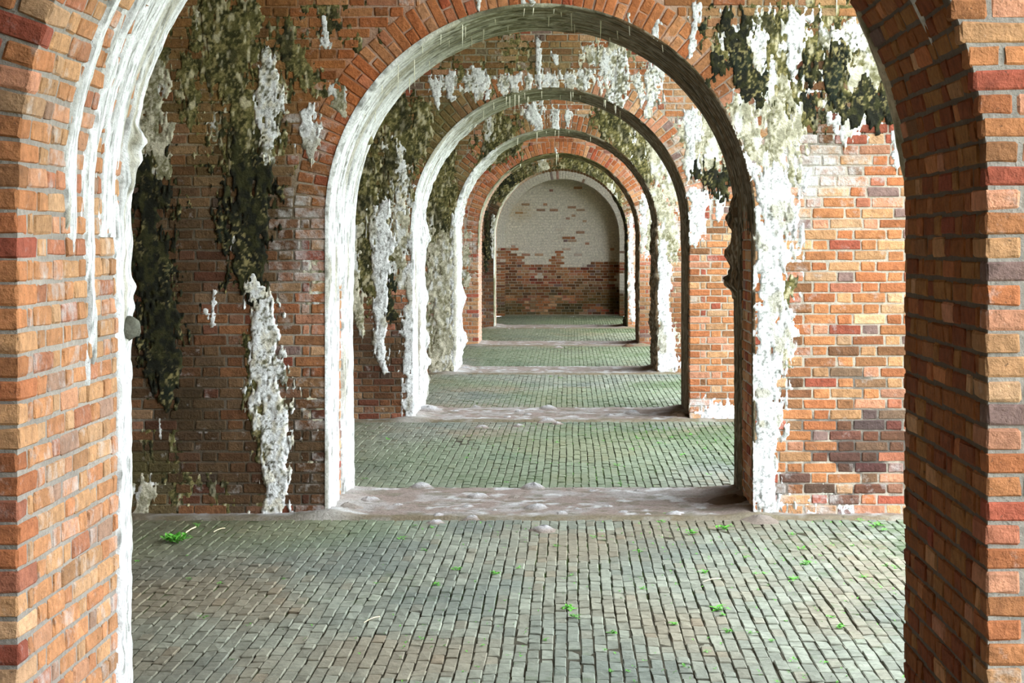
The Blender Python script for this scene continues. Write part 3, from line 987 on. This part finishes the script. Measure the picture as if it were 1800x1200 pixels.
# ------------------------------------------------------------------ lime, lichen and moss on the cross walls
CR = {
 1: [('L', [(262, 120, 30), (268, 220, 34), (272, 300, 22)], .012), ('K', [(258, 320, 40), (262, 400, 46), (270, 520, 44), (280, 640, 30), (290, 700, 16)], .02),
     ('O', [(400, 20, 50), (410, 120, 55), (430, 230, 50)], .015), ('V', [(468, 90, 14), (472, 190, 24), (470, 270, 16), (462, 285, 8)], .02),
     ('O', [(330, 120, 22), (335, 200, 22)], .01), ('K', [(430, 300, 44), (428, 400, 42), (440, 470, 34), (448, 520, 16)], .022),
     ('V', [(440, 490, 10), (462, 545, 26), (470, 660, 32), (484, 770, 30), (486, 850, 22), (480, 905, 30)], .03),
     ('O', [(440, 600, 14), (448, 700, 16), (462, 800, 14)], .012),
     ('W', [(543, 195, 14), (546, 250, 20), (548, 285, 5)], .015), ('W', [(570, 30, 5), (573, 76, 9)], .01), ('L', [(590, 160, 16), (600, 200, 10)], .006),
     ('W', [(377, 512, 4), (373, 570, 5)], .008), ('W', [(412, 404, 4), (411, 432, 7)], .01), ('W', [(362, 545, 4), (365, 560, 4)], .006), ('W', [(281, 738, 3), (282, 770, 4)], .006),
     ('O', [(500, 60, 26), (520, 110, 26), (560, 160, 14)], .008), ('L', [(250, 860, 22), (255, 900, 18)], .008),
     ('W', [(842, 2, 5), (843, 18, 4)], .012), ('W', [(921, 2, 5), (922, 24, 3)], .015), ('W', [(936, 0, 6), (938, 20, 3)], .015),
     ('W', [(1226, 10, 9), (1222, 50, 10), (1212, 100, 5)], .012), ('W', [(1105, 25, 6), (1106, 50, 3)], .01), ('W', [(1155, 45, 10), (1152, 78, 6)], .01),
     ('K', [(1285, 60, 36), (1300, 120, 34), (1330, 160, 30)], .02), ('V', [(1330, 62, 24), (1338, 120, 12)], .02), ('W', [(1392, 30, 22), (1394, 90, 16), (1392, 130, 5)], .02),
     ('O', [(1360, 40, 30), (1368, 110, 30)], .012), ('L', [(1375, 160, 36), (1372, 230, 36), (1374, 290, 26)], .015),
     ('K', [(1440, 130, 34), (1480, 170, 50), (1550, 180, 44)], .028), ('K', [(1478, 82, 18), (1476, 118, 20)], .02), ('V', [(1452, 62, 20), (1500, 66, 26), (1560, 60, 22)], .018),
     ('L', [(1520, 120, 40), (1575, 120, 34)], .015), ('W', [(1474, 212, 22), (1484, 232, 14), (1485, 256, 4)], .02), ('W', [(1506, 208, 8), (1508, 225, 6)], .01), ('W', [(1576, 232, 8), (1578, 290, 9)], .015),
     ('L', [(1300, 190, 26), (1320, 240, 34), (1350, 290, 30)], .014), ('K', [(1420, 175, 16), (1424, 200, 10)], .015),
     ('W', [(1360, 312, 36), (1360, 420, 38), (1352, 540, 36), (1346, 640, 28), (1345, 760, 24), (1344, 840, 24), (1352, 898, 34)], .026),
     ('O', [(1392, 494, 10), (1376, 524, 14)], .012), ('L', [(1376, 600, 14), (1380, 640, 12)], .01), ('W', [(1402, 245, 8), (1398, 292, 5)], .01), ('W', [(1418, 305, 6), (1414, 335, 4)], .008),
     ('L', [(1400, 190, 24), (1392, 250, 14)], .01), ('W', [(1300, 270, 16), (1325, 300, 16)], .012)],
 2: [('O', [(632, 250, 28), (636, 330, 40), (646, 440, 40), (650, 500, 26)], .02), ('O', [(690, 190, 34), (704, 260, 34), (700, 340, 24)], .016),
     ('O', [(742, 200, 22), (734, 270, 18)], .012), ('W', [(680, 360, 10), (668, 400, 28), (670, 470, 18), (666, 540, 13), (670, 600, 12), (676, 648, 8)], .035),
     ('L', [(618, 380, 18), (618, 460, 24), (626, 540, 12), (638, 586, 5)], .02), ('L', [(706, 380, 18), (704, 460, 20), (708, 500, 14)], .015), ('V', [(704, 250, 10), (706, 330, 16), (702, 370, 10)], .02),
     ('W', [(728, 420, 12), (722, 520, 14), (718, 620, 12), (722, 730, 12)], .02), ('K', [(690, 560, 9), (684, 470, 10)], .012),
     ('W', [(765, 142, 12), (768, 172, 8), (770, 190, 4)], .012), ('W', [(790, 140, 14), (794, 175, 6)], .012), ('W', [(838, 140, 18), (842, 168, 10)], .014), ('W', [(855, 142, 8), (856, 172, 4)], .01),
     ('V', [(884, 140, 8), (886, 172, 7)], .014), ('W', [(905, 140, 14), (908, 172, 9)], .016), ('V', [(930, 140, 12), (928, 170, 6)], .014), ('W', [(946, 70, 5), (948, 140, 6), (950, 172, 5)], .02),
     ('W', [(975, 138, 14), (978, 150, 6)], .01), ('W', [(1002, 138, 12), (1004, 174, 4)], .012), ('W', [(1028, 136, 12), (1030, 156, 5)], .01), ('V', [(1062, 96, 16), (1066, 140, 14), (1070, 178, 8)], .016),
     ('V', [(1090, 96, 12), (1092, 150, 14), (1086, 188, 8)], .02), ('V', [(1120, 140, 12), (1122, 160, 8)], .012), ('V', [(1146, 128, 18), (1142, 170, 18), (1138, 196, 10)], .02), ('L', [(1040, 92, 24), (1100, 98, 22)], .01),
     ('W', [(975, 96, 6), (980, 112, 4)], .008), ('K', [(1232, 310, 22), (1270, 318, 26), (1300, 305, 22)], .03), ('W', [(1214, 200, 12), (1216, 250, 14), (1212, 300, 16)], .02),
     ('W', [(1226, 350, 20), (1228, 390, 18), (1218, 428, 9)], .02), ('W', [(1264, 345, 10), (1262, 385, 5)], .012), ('L', [(1246, 220, 18), (1250, 280, 22)], .012), ('W', [(1226, 205, 10), (1224, 240, 10)], .016),
     ('L', [(1280, 250, 20), (1285, 290, 20)], .01), ('W', [(1250, 730, 26), (1290, 732, 20)], .01)],
 3: [('O', [(776, 280, 22), (772, 350, 30), (770, 420, 28)], .02), ('L', [(782, 430, 26), (778, 520, 30), (776, 600, 28), (778, 650, 24)], .035), ('W', [(800, 380, 9), (796, 450, 8), (800, 560, 9), (800, 645, 10)], .03),
     ('O', [(890, 215, 22), (870, 250, 20), (846, 290, 16)], .015), ('L', [(862, 214, 12), (858, 240, 12)], .015), ('W', [(938, 196, 18), (946, 215, 12), (946, 238, 6)], .025), ('W', [(976, 200, 10), (977, 240, 5)], .02),
     ('W', [(1000, 198, 8), (1000, 218, 5)], .015), ('O', [(1070, 215, 26), (1110, 250, 30), (1130, 310, 18)], .018), ('W', [(1112, 238, 8), (1110, 270, 6), (1112, 288, 2)], .015),
     ('L', [(1150, 340, 20), (1170, 390, 22), (1176, 430, 18)], .02), ('W', [(1166, 430, 11), (1164, 520, 12), (1168, 600, 14), (1172, 650, 22)], .03), ('K', [(1146, 380, 6), (1150, 420, 6)], .01), ('L', [(1150, 270, 16), (1156, 310, 18)], .02)],
 4: [('W', [(1134, 350, 8), (1132, 400, 7), (1130, 440, 5)], .02), ('L', [(1142, 380, 10), (1144, 430, 10)], .012), ('W', [(977, 262, 3), (979, 288, 3)], .02), ('L', [(818, 440, 8), (820, 500, 9)], .008), ('O', [(900, 262, 22), (860, 290, 12)], .01)],
 5: [('K', [(857, 390, 5), (858, 450, 6)], .03), ('K', [(905, 308, 14), (880, 330, 10)], .02), ('V', [(866, 380, 4), (868, 450, 4)], .03), ('O', [(1005, 298, 30), (1050, 315, 18), (1085, 360, 9)], .02),
     ('L', [(960, 300, 18)], .015), ('L', [(1070, 328, 8), (1078, 350, 8)], .025), ('W', [(1110, 380, 5), (1108, 440, 5), (1112, 560, 6)], .03), ('W', [(950, 300, 3), (952, 308, 2)], .01), ('W', [(1036, 312, 4), (1036, 320, 3)], .01)],
}
FIELD = {
 1: [('O', [(300, 40, 90), (400, 130, 150), (420, 240, 110)], .006, .62), ('L', [(420, 60, 100), (440, 200, 110)], .007, .80), ('O', [(560, 40, 70), (640, 40, 60)], .004, .75), ('L', [(545, 480, 40), (545, 650, 40), (540, 800, 40)], .002, .75),
     ('O', [(280, 780, 60), (300, 880, 70), (420, 880, 60)], .003, .85), ('V', [(1300, 60, 60), (1420, 100, 130), (1540, 110, 80)], .010, .55), ('O', [(1290, 70, 60), (1420, 130, 140), (1540, 140, 80)], .012, .62),
     ('L', [(1300, 200, 50), (1370, 250, 70), (1380, 300, 50)], .008, .45), ('V', [(1480, 210, 80), (1560, 230, 40)], .008, .80), ('O', [(800, 30, 60), (760, 40, 60)], .003, .95), ('O', [(1380, 20, 140), (1540, 20, 60)], .004, .7), ('W', [(1400, 420, 20), (1396, 560, 22), (1380, 680, 16)], .004, .7),
     ('K', [(260, 420, 60), (280, 620, 50)], .006, .8), ('K', [(430, 380, 60), (440, 480, 50)], .006, .75), ('W', [(1410, 890, 60), (1500, 890, 60)], .004, .85)],
 2: [('O', [(640, 260, 60), (640, 400, 70), (650, 500, 50)], .010, .35), ('O', [(700, 200, 50), (715, 300, 50)], .008, .4), ('V', [(690, 260, 40), (700, 420, 50)], .010, .75), ('O', [(800, 110, 60), (900, 90, 80), (860, 200, 60)], .003, .85), ('V', [(760, 150, 16), (860, 148, 20), (960, 145, 20), (1060, 140, 24), (1150, 150, 26)], .010, .42),
     ('V', [(1050, 100, 40), (1100, 110, 40)], .008, .55), ('L', [(1215, 230, 40), (1260, 280, 50)], .008, .45), ('W', [(1230, 360, 50), (1240, 400, 40)], .006, .75), ('L', [(620, 420, 40), (640, 520, 40)], .008, .8)],
 3: [('O', [(775, 300, 40), (772, 420, 45)], .012, .15), ('L', [(778, 430, 45), (776, 560, 48), (778, 645, 45)], .02, .10), ('O', [(890, 215, 40), (850, 270, 40)], .008, .4), ('O', [(1080, 215, 50), (1125, 290, 45)], .01, .25), ('L', [(1130, 260, 40), (1165, 360, 40), (1176, 440, 36)], .012, .30), ('V', [(960, 200, 60)], .008, .6), ('L', [(1178, 520, 30), (1180, 630, 30)], .008, .6)],
 5: [('O', [(870, 340, 20), (930, 305, 30), (1010, 300, 34), (1070, 330, 24), (1095, 380, 14)], .012, .25), ('K', [(858, 380, 12), (858, 470, 12)], .01, .4)],
 4: [('L', [(824, 420, 22), (824, 500, 22)], .004, .7), ('V', [(1135, 350, 16), (1136, 440, 16)], .008, .45)],
}
RES = {1: .0085, 2: .0115, 3: .015, 4: .02, 5: .022}
for k, L in CR.items():
    for j, (kind, pts, th) in enumerate(L):
        face_crust(k, walls[k], kind, pts, th, RES[k], 1000 * k + 37 * j, rag=1.5 if kind == 'K' else 1.15)

    for j, (kind, pts, th, bias) in enumerate(FIELD.get(k, [])):
        face_crust(k, walls[k], kind, pts, th, RES[k], 7000 + 1000 * k + 37 * j, bias=bias)

RJ = lambda z: S_ALL - z
intrados_crust(0, walls[0], [
    (.53, .66, 1.80, 3.9, 'W', .012, .5, 1.1), (.79, .92, 1.36, 3.9, 'W', .014, .5, 1.1), (.93, 1.30, 1.85, 3.9, 'W', .008, .35, 2.0),
    (1.24, 1.42, 0, 3.9, 'W', .018, .3, 1.0, [(2.16, 1.39, .035, .05), (2.08, 1.38, .04, .035), (1.62, 1.40, .03, .02), (2.0, 1.36, .04, .025), (1.55, 1.40, .03, .015)]),
    (.44, .48, RJ(2.75), RJ(2.45), 'W', .01, .4, .6), (1.36, 1.42, RJ(2.7), RJ(2.0), 'L', .014, .4, .4)], .011, 5000)
intrados_crust(1, walls[1], [
    (0, .56, 0, 3.7, 'W', .035, .8, .25), (.84, 1.42, 0, 3.7, 'W', .035, .8, .25), (.5, .9, 1.45, 3.7, 'W', .030, .8, .4),
    (0, 1.42, 3.0, 4.35, 'N', .028, .8, .7), (0, 1.42, 4.1, 6.4, 'B', .012, .7, 1.0),
    (.0, .10, RJ(2.3), RJ(.2), 'L', .016, .7, .5), (.9, 1.42, RJ(2.2), RJ(0), 'B', .02, .6, .8),
    (1.1, 1.42, RJ(2.15), RJ(1.40), 'B', .05, .1, .3, [(RJ(1.50), 1.36, .07, .05), (RJ(1.72), 1.36, .06, .04), (RJ(1.95), 1.36, .06, .03), (RJ(1.38), 1.36, .05, .04)]),
    (0, 1.42, RJ(3.1), RJ(2.1), 'B', .014, .8, .9)], .013, 5200)
intrados_crust(2, walls[2], [
    (0, .5, 0, 3.3, 'W', .035, .7, .3), (.7, 1.42, 0, 3.3, 'W', .05, .5, .35, [(1.85, 1.3, .12, .06), (1.7, .6, .12, .06), (.5, 1.38, .08, .06), (.75, 1.38, .07, .05), (.25, 1.38, .1, .05), (1.2, 1.38, .08, .04)]),
    (.45, .75, 1.2, 3.3, 'V', .04, .7, .4), (0, 1.42, 3.1, 4.5, 'N', .024, .8, .7), (0, 1.42, 4.3, 6.6, 'B', .014, .7, .9), (.2, 1.42, RJ(2.1), RJ(0), 'B', .010, .6, .9, [(RJ(2.0), .3, .06, .05)])], .018, 5400)
intrados_crust(3, walls[3], [
    (0, 1.42, 0, 3.3, 'W', .055, .3, .35, [(2.2, .6, .12, .05), (.4, 1.3, .15, .07), (1.0, 1.3, .12, .05)]), (0, 1.42, 3.1, 4.7, 'N', .03, .7, .6), (0, 1.42, 4.5, RJ(1.9), 'B', .03, .5, .7),
    (0, 1.42, RJ(2.1), RJ(0), 'B', .06, .1, .4, [(RJ(1.2), .5, .15, .04), (RJ(.7), .8, .15, .05), (RJ(1.7), .4, .12, .05)])], .022, 5600)
intrados_crust(4, walls[4], [
    (0, .4, 1.7, 3.6, 'N', .02, .6, .6), (0, 1.42, 3.2, 5.2, 'O', .02, .6, .7), (0, 1.42, 5.0, RJ(1.6), 'B', .03, .4, .5), (0, 1.42, RJ(1.8), RJ(0), 'B', .03, .2, .6, [(RJ(1.0), .4, .12, .05)])], .03, 5800)
intrados_crust(5, walls[5], [
    (0, .5, 0, 3.2, 'L', .03, .6, .5), (0, 1.42, 5.4, RJ(0), 'K', .03, .2, .5, [(RJ(.1), .4, .2, .06)])], .03, 5900)

# rounded grey wart of lime on the nearest left jamb
def wart(k, s, t, r, col, name='lime_nodule', sq=1.2):
    x, z, nx, nz = [float(v) for v in outline(np.array(s))]
    c = np.array([x + nx * r * .5, Y0[k] + t, z + nz * r * .5])
    V = []; Fc = []
    nu, nv = 16, 10
    for j in range(nv + 1):
        th = math.pi * j / nv
        for i in range(nu):
            ph = 2 * math.pi * i / nu
            dv = np.array([math.sin(th) * math.cos(ph), math.sin(th) * math.sin(ph) * sq, math.cos(th) * 1.1])
            w = 1 + .25 * (float(vn(dv[0] * 2 + dv[2] * 1.3 + 5, dv[1] * 2 + 9, int(900 + s * 50))) - .5) * 2
            V.append(c + dv * r * w)
    for j in range(nv):
        for i in range(nu):
            b = (i + 1) % nu
            Fc.append((j * nu + i, (j + 1) * nu + i, (j + 1) * nu + b, j * nu + b))
    V = np.array(V)
    o = make(name, V, Fc, M_CRUST, np.hstack([np.tile(col, (len(V), 1)), np.full((len(V), 1), .08)]), parent=walls[k], origin=tuple(c), smooth=True)
    return o
wart(0, 1.475, 1.36, .042, lin(104, 104, 92))["label"] = "round dark grey lime nodule"
wart(1, 2.55, 1.30, .035, lin(132, 126, 92))

# stalactites of lime
def stalactite(wall, p, L, r, bend=0.0):
    n, m = 6, 6
    V = []; Fc = []
    for j in range(m + 1):
        f = j / m
        rr = r * (1 - f) ** .8 * (1 + .3 * random.uniform(-1, 1)) + .0008
        for i in range(n):
            a = 2 * math.pi * i / n
            V.append((p[0] + math.cos(a) * rr + bend * f * f, p[1] + math.sin(a) * rr, p[2] + .012 - (L + .012) * f))
    for j in range(m):
        for i in range(n):
            b = (i + 1) % n
            Fc.append((j * n + i, j * n + b, (j + 1) * n + b, (j + 1) * n + i))
    V = np.array(V)
    c = np.tile(lin(222, 218, 196), (len(V), 1))
    make("stalactite", V, Fc, M_CRUST, np.hstack([c, np.full((len(V), 1), .05)]), parent=wall, origin=tuple(p), smooth=True)

def hang(k, px, py, lpx, r=.004, t=0.0):
    """a drip whose root is on the soffit at depth t behind the wall face, below photo column px"""
    d = Y0[k] + t
    x = (px - VPX) * d / F_PX
    if abs(x - XC) >= R - .01: return
    z = ZS + math.sqrt(R * R - (x - XC) ** 2)
    stalactite(walls[k], (x, d, z), lpx * d / F_PX, r, random.uniform(-.006, .006))
for px, l, t in [(922, 20, .02), (938, 18, .02), (775, 28, .02), (813, 46, .1), (818, 26, .25), (700, 60, .06), (728, 56, .4), (755, 22, 1.0), (850, 30, .8), (829, 24, .95), (974, 14, .05), (1004, 34, .3),
                 (986, 14, .2), (1056, 36, .35), (965, 24, .5), (1106, 20, .03), (1164, 16, .03), (1010, 22, .9), (1072, 20, 1.2), (870, 14, .4), (720, 34, 1.1), (742, 20, .1), (1085, 18, .6), (672, 26, .2), (640, 20, .3), (893, 16, .9), (660, 30, .8), (790, 18, .6)]:
    hang(1, px, 0, l, random.uniform(.003, .0055), t)
for px, l, t in [(868, 12, .02), (896, 26, .02), (905, 30, .02), (922, 16, .02), (1003, 22, .02), (1007, 14, .02), (952, 18, .05), (868, 10, .5), (850, 22, .3), (826, 18, .9), (1062, 14, .02), (1080, 12, .05), (1020, 10, .4), (797, 14, 1.1), (985, 12, .6), (930, 10, .8), (1090, 16, .4)]:
    hang(2, px, 0, l, random.uniform(.004, .007), t)
for px, l in [(944, 22), (976, 14), (982, 16), (910, 16), (1038, 12), (960, 8), (1000, 7)]:
    hang(3, px, 0, l, random.uniform(.006, .009), .03)
for px, l in [(978, 22), (981, 14), (915, 8)]:
    hang(4, px, 0, l, .012, .03)
# drips down the face of the second wall's crusts and on the near arch
for (k, px, py, l, r) in [(1, 1470, 0, 28, .004), (1, 548, 282, 14, .004), (1, 489, 225, 14, .003), (1, 464, 275, 10, .005), (1, 474, 278, 8, .005), (1, 1485, 254, 12, .004), (2, 890, 172, 14, .005),
                          (2, 912, 170, 20, .006), (2, 928, 172, 12, .005), (2, 1064, 178, 12, .005), (2, 1082, 188, 12, .006), (2, 1132, 196, 10, .006), (2, 1146, 196, 10, .006), (2, 638, 584, 12, .006), (2, 678, 648, 10, .005)]:
    x, z = px2wall(px, py, Y0[k])
    stalactite(walls[k], (x, Y0[k] - .014, z), l * Y0[k] / F_PX, r)

# ------------------------------------------------------------------ end wall with its whitewashed recess
y7 = Y0[6]
def white_amount(x, z):
    px = VPX + F_PX * x / (y7 + .8); py = VPY - F_PX * (z - CAM_H) / (y7 + .8)
    n = fbm(x * 1.5 + 4, z * 2.6, 700, 4)
    lim = 468 + 25 * np.sin((px - 900) / 36.0) - 30 * np.exp(-((px - 980) / 32.0) ** 2) + 25 * sstep(1010, 1060, px)
    return sstep(.40, .62, (lim - py) / 110 + .5 + (n - .5) * 1.5)
def end_col(recess):
    def f(c, nrm):
        n = len(c)
        x, z = c[:, 0], c[:, 2]
        rgb = palette(n) * .92
        w = white_amount(x, z)
        r = fbm(x * 4, z * 9, 720, 2) * .5 + rng.random(n) * .5
        wm = sstep(.5 - .16, .5 + .16, w * 1.1 - .05 + (r - .5) * .9)
        wm = np.where(w > .93, np.where(rng.random(n) < .04, .2, 1.0), wm)
        wash = lin(214, 206, 190)
        low = sstep(1.1, .25, z) * sstep(.45, .6, fbm(x * 2, z * 5, 730, 3) + .08)
        rgb = mix(rgb, lin(70, 70, 34), low * .75)
        dk = (z < 1.3) & (rng.random(n) < .3)
        rgb = np.where(dk[:, None], rgb * .55, rgb)
        rgb = mix(rgb, wash * np.ones((n, 1)), wm)
        yel = np.exp(-(((x + 1.22) / .25) ** 2 + ((z - 2.55) / .2) ** 2))
        rgb = mix(rgb, lin(176, 148, 92), np.clip(yel, 0, 1) * .6)
        return np.hstack([rgb, np.full((n, 1), .08)])
    return f
def end_mortar(V):
    n = len(V)
    w = white_amount(V[:, 0], V[:, 2])
    rgb = mix(np.tile(lin(178, 168, 150), (n, 1)), lin(206, 198, 182), w)
    rgb = mix(rgb, lin(90, 84, 54), sstep(1.0, .3, V[:, 2]) * .7)
    return np.hstack([rgb, np.full((n, 1), .08)])
endw = wall_core("wall_end", y7, XL, XR, ZTOP, end_mortar, M_MORTAR)
tag(endw, "whitewashed brick end wall with a blind arched recess")
B = Bricks()
face_layout(y7, -2.6, 2.0, ZTOP - .2, B)
ring_layout(y7, B)
finish_bricks(B, endw, end_col(False), M_BRICK, dict(brick=0), 'brick_field', .006, .004)
# back of the recess
yr = y7 + .95
gx = np.linspace(XC - R - .1, XC + R + .1, 40); gz = np.linspace(0, ZS + R + .1, 50)
X, Z = np.meshgrid(gx, gz, indexing='ij')
V = np.stack([X, np.full_like(X, yr + .008), Z], -1).reshape(-1, 3)
I, J = np.meshgrid(np.arange(39), np.arange(49), indexing='ij')
q = np.stack([I * 50 + J, (I + 1) * 50 + J, (I + 1) * 50 + J + 1, I * 50 + J + 1], -1).reshape(-1, 4)
rb = make("recess_back", V, q, M_MORTAR, end_mortar(V), parent=endw, origin=(XC, yr, 0))
rb["label"] = "back of the recess, whitewash worn off the lower bricks"
B = Bricks()
face_layout(yr, XC - R - .05, XC + R + .05, ZS + R + .05, B, opening=False, proud=.002)
finish_bricks(B, rb, end_col(True), M_BRICK, dict(brick=300), 'brick_field', .005, .003)
fr = np.array([[XC - R - .1, y7 - .06, 0], [XC + R + .1, y7 - .06, 0], [XC + R + .1, yr + .3, 0], [XC - R - .1, yr + .3, 0]]) + np.array([0, 0, -.004])
o = make("floor", fr, [(0, 1, 2, 3)], M_MORTAR, np.tile(np.append(lin(110, 108, 80), .05), (4, 1)), origin=(XC, y7 + .4, 0), kind="structure")
tag(o, "strip of floor inside the blind recess of the end wall")

# ------------------------------------------------------------------ weeds and straw
def leaf(base, dirv, L, W, curl):
    d = np.array(dirv, float); d /= np.linalg.norm(d)
    side = np.cross(d, (0, 0, 1)); 
    if np.linalg.norm(side) < 1e-3: side = np.array([1., 0, 0])
    side /= np.linalg.norm(side)
    b = np.array(base)
    p1 = b + d * L * .45 + side * W * .5; p2 = b + d * L * .45 - side * W * .5
    mid = b + d * L * .5 + np.array([0, 0, -W * .18])
    tip = b + d * L + np.array([0, 0, -curl * L])
    return [b, p1, tip, p2, mid]
def weed(x, y, size, nl, spread, flat):
    V = []; Fc = []
    for i in range(nl):
        a = random.uniform(0, 2 * math.pi)
        up = random.uniform(.25, 1.0) * (1 - flat)
        bx = x + random.gauss(0, spread); by = y + random.gauss(0, spread)
        bz = random.uniform(-.002, size * .35 * (1 - flat) + .004)
        L = size * random.uniform(.5, 1.0)
        n = len(V)
        V += leaf((bx, by, bz), (math.cos(a), math.sin(a), up), L, L * random.uniform(.3, .5), random.uniform(.1, .4))
        Fc += [(n, n + 1, n + 4), (n + 1, n + 2, n + 4), (n + 2, n + 3, n + 4), (n + 3, n, n + 4)]
    return make("weed", V, Fc, M_LEAF, origin=(x, y, 0))

# the big leafy one by the left wall, with its dry stalk
x, y = px2floor(308, 952)
wd = weed(x, y, .072, 90, .034, .0)
tag(wd, "leafy green weed with a dry stalk at the foot of the mossy left wall", "weed")
def straw(name, a, b, r, parent=None, bow=.01):
    V = []; Fc = []
    a = np.array(a); b = np.array(b)
    for j in range(5):
        f = j / 4
        p = a + (b - a) * f + np.array([0, 0, bow * 4 * f * (1 - f)])
        for i in range(4):
            t = math.pi / 2 * i
            V.append(p + np.array([0, math.cos(t), math.sin(t)]) * r)
    for j in range(4):
        for i in range(4):
            k = (i + 1) % 4
            Fc.append((j * 4 + i, j * 4 + k, (j + 1) * 4 + k, (j + 1) * 4 + i))
    return make(name, V, Fc, M_STRAW, parent=parent, origin=tuple(a))
x2, y2 = px2floor(345, 934)
straw("stalk", (x + .02, y, .015), (x2, y2, .03), .004, wd)
V = []; Fc = []
for i in range(10):
    n = len(V); a = random.uniform(0, 6.28)
    V += leaf((x2 + random.gauss(0, .006), y2 + random.gauss(0, .006), .03 + random.uniform(-.01, .02)), (math.cos(a), math.sin(a), .4), .028, .013, .2)
    Fc += [(n, n + 1, n + 4), (n + 1, n + 2, n + 4), (n + 2, n + 3, n + 4), (n + 3, n, n + 4)]
make("leaf_tuft", V, Fc, M_LEAF, parent=wd, origin=(x2, y2, 0))

NEAR = [(1270, 930, 9), (1285, 925, 6), (1218, 938, 8), (1415, 992, 9), (1395, 1020, 8), (1237, 1008, 7), (1262, 1072, 10), (1268, 1082, 6), (1280, 1110, 7), (1392, 940, 6), (1540, 925, 9), (1555, 932, 6), (1410, 965, 6), (1475, 1102, 8), (1520, 1014, 6),
        (997, 1070, 10), (1010, 1085, 7), (1075, 1113, 7), (1185, 1098, 7), (872, 1010, 8), (805, 1002, 7), (770, 1029, 7), (1005, 1012, 5), (913, 1000, 5), (975, 961, 6), (1045, 945, 5), (705, 948, 6), (745, 968, 5), (740, 1124, 6), (662, 1026, 4), (848, 1135, 5),
        (960, 1125, 5), (1180, 905, 7), (1165, 918, 6), (1125, 970, 6), (1130, 1037, 6), (1062, 1143, 5), (1072, 1180, 5), (1358, 1128, 6), (1320, 1112, 6), (1345, 1010, 5), (1440, 978, 5), (1575, 1000, 7), (1555, 995, 5), (1500, 960, 5), (1330, 1010, 5), (1460, 1086, 6),
        (1392, 1162, 6), (1450, 1165, 6), (1205, 1170, 6), (358, 1087, 6), (331, 1018, 4), (388, 1027, 5), (240, 987, 5), (500, 1018, 4), (728, 925, 4), (760, 928, 4), (330, 978, 4), (1100, 1180, 5), (1240, 1145, 5), (1310, 980, 5), (1510, 915, 6), (1480, 910, 6)]
for (px, py, s) in NEAR:
    x, y = px2floor(px, py)
    sz = s * y / F_PX
    w = weed(x, y, sz * 1.9, 11 if s < 7 else 20, sz * .38, .4)
    own = {(1270, 930): "bright weed clump just in front of the second arch's right foot",
           (1540, 925): "weed clump against the base of the second wall beside the nearest right pier",
           (1415, 992): "larger weed out on the right of the near floor, a little before the second wall",
           (1262, 1072): "leafy weed on the right foreground floor, below the second arch's right jamb",
           (997, 1070): "largest weed in the middle of the foreground floor"}.get((px, py))
    tag(w, own or "small green weed sprouting from a joint of the nearest stretch of brick floor", "weed", "weeds in the nearest floor joints")
MID = [(1085, 818, 6), (1110, 790, 5), (1160, 780, 5), (1200, 800, 6), (1180, 770, 5), (1240, 790, 5), (1120, 770, 4), (1245, 835, 5), (1060, 775, 4), (680, 772, 5), (980, 778, 4), (640, 842, 5), (890, 848, 4), (1150, 755, 4), (1215, 765, 4), (820, 805, 4), (920, 750, 4), (1090, 850, 4)]
for (px, py, s) in MID:
    x, y = px2floor(px, py)
    sz = s * y / F_PX
    w = weed(x, y, sz * 1.7, 9, sz * .35, .5)
    tag(w, "tiny green weed in the brick floor between the second and third arches", "weed", "weeds in the second floor joints")
FAR = [(970, 662, 4), (985, 664, 4), (1195, 670, 4), (1190, 685, 3), (1150, 690, 3), (1165, 675, 3)]
for (px, py, s) in FAR:
    x, y = px2floor(px, py)
    sz = s * y / F_PX
    w = weed(x, y, sz * 1.3, 8, sz * .4, .6)
    tag(w, "tiny green weed in the brick floor between the third and fourth arches", "weed", "weeds in the third floor joints")
for (p, q_, lab) in [((640, 1096), (668, 1086), "pale dry straw lying on the bricks left of the floor's middle"),
                     ((1236, 1024), (1268, 1019), "pale dry straw lying among the weeds on the right of the near floor"),
                     ((376, 936), (396, 930), "short dry straw lying near the leafy weed by the left wall")]:
    xa, ya = px2floor(*p); xb, yb = px2floor(*q_)
    tag(straw("dry_straw", (xa, ya, .006), (xb, yb, .008), .0022, None, .006), lab, "straw")

# seedlings too many and too small to count, in the joints on the bright side
for bi, n, (ya, yb) in ((1, 900, fspans[1]), (2, 500, fspans[2])):
    V = []; Fc = []
    for i in range(n):
        x = random.triangular(-1.6, 2.1, 1.5); y = random.uniform(ya + .1, yb - .05)
        if fbm(np.array([x * 1.5]), np.array([y * .9]), 515, 3)[0] < .5: continue
        x = round(x / PAV_W) * PAV_W + .029 - .0045 + random.gauss(0, .004)
        for j in range(random.choice((2, 3, 4))):
            a = random.uniform(0, 6.28); L = random.uniform(.008, .02)
            m = len(V)
            V += leaf((x, y + random.gauss(0, .012), .0), (math.cos(a), math.sin(a), .6), L, L * .45, .2)
            Fc += [(m, m + 1, m + 4), (m + 1, m + 2, m + 4), (m + 2, m + 3, m + 4), (m + 3, m, m + 4)]
    make("seedlings", V, Fc, M_LEAF, parent=floors[bi], origin=tuple(parent_loc(floors[bi])), kind="stuff")
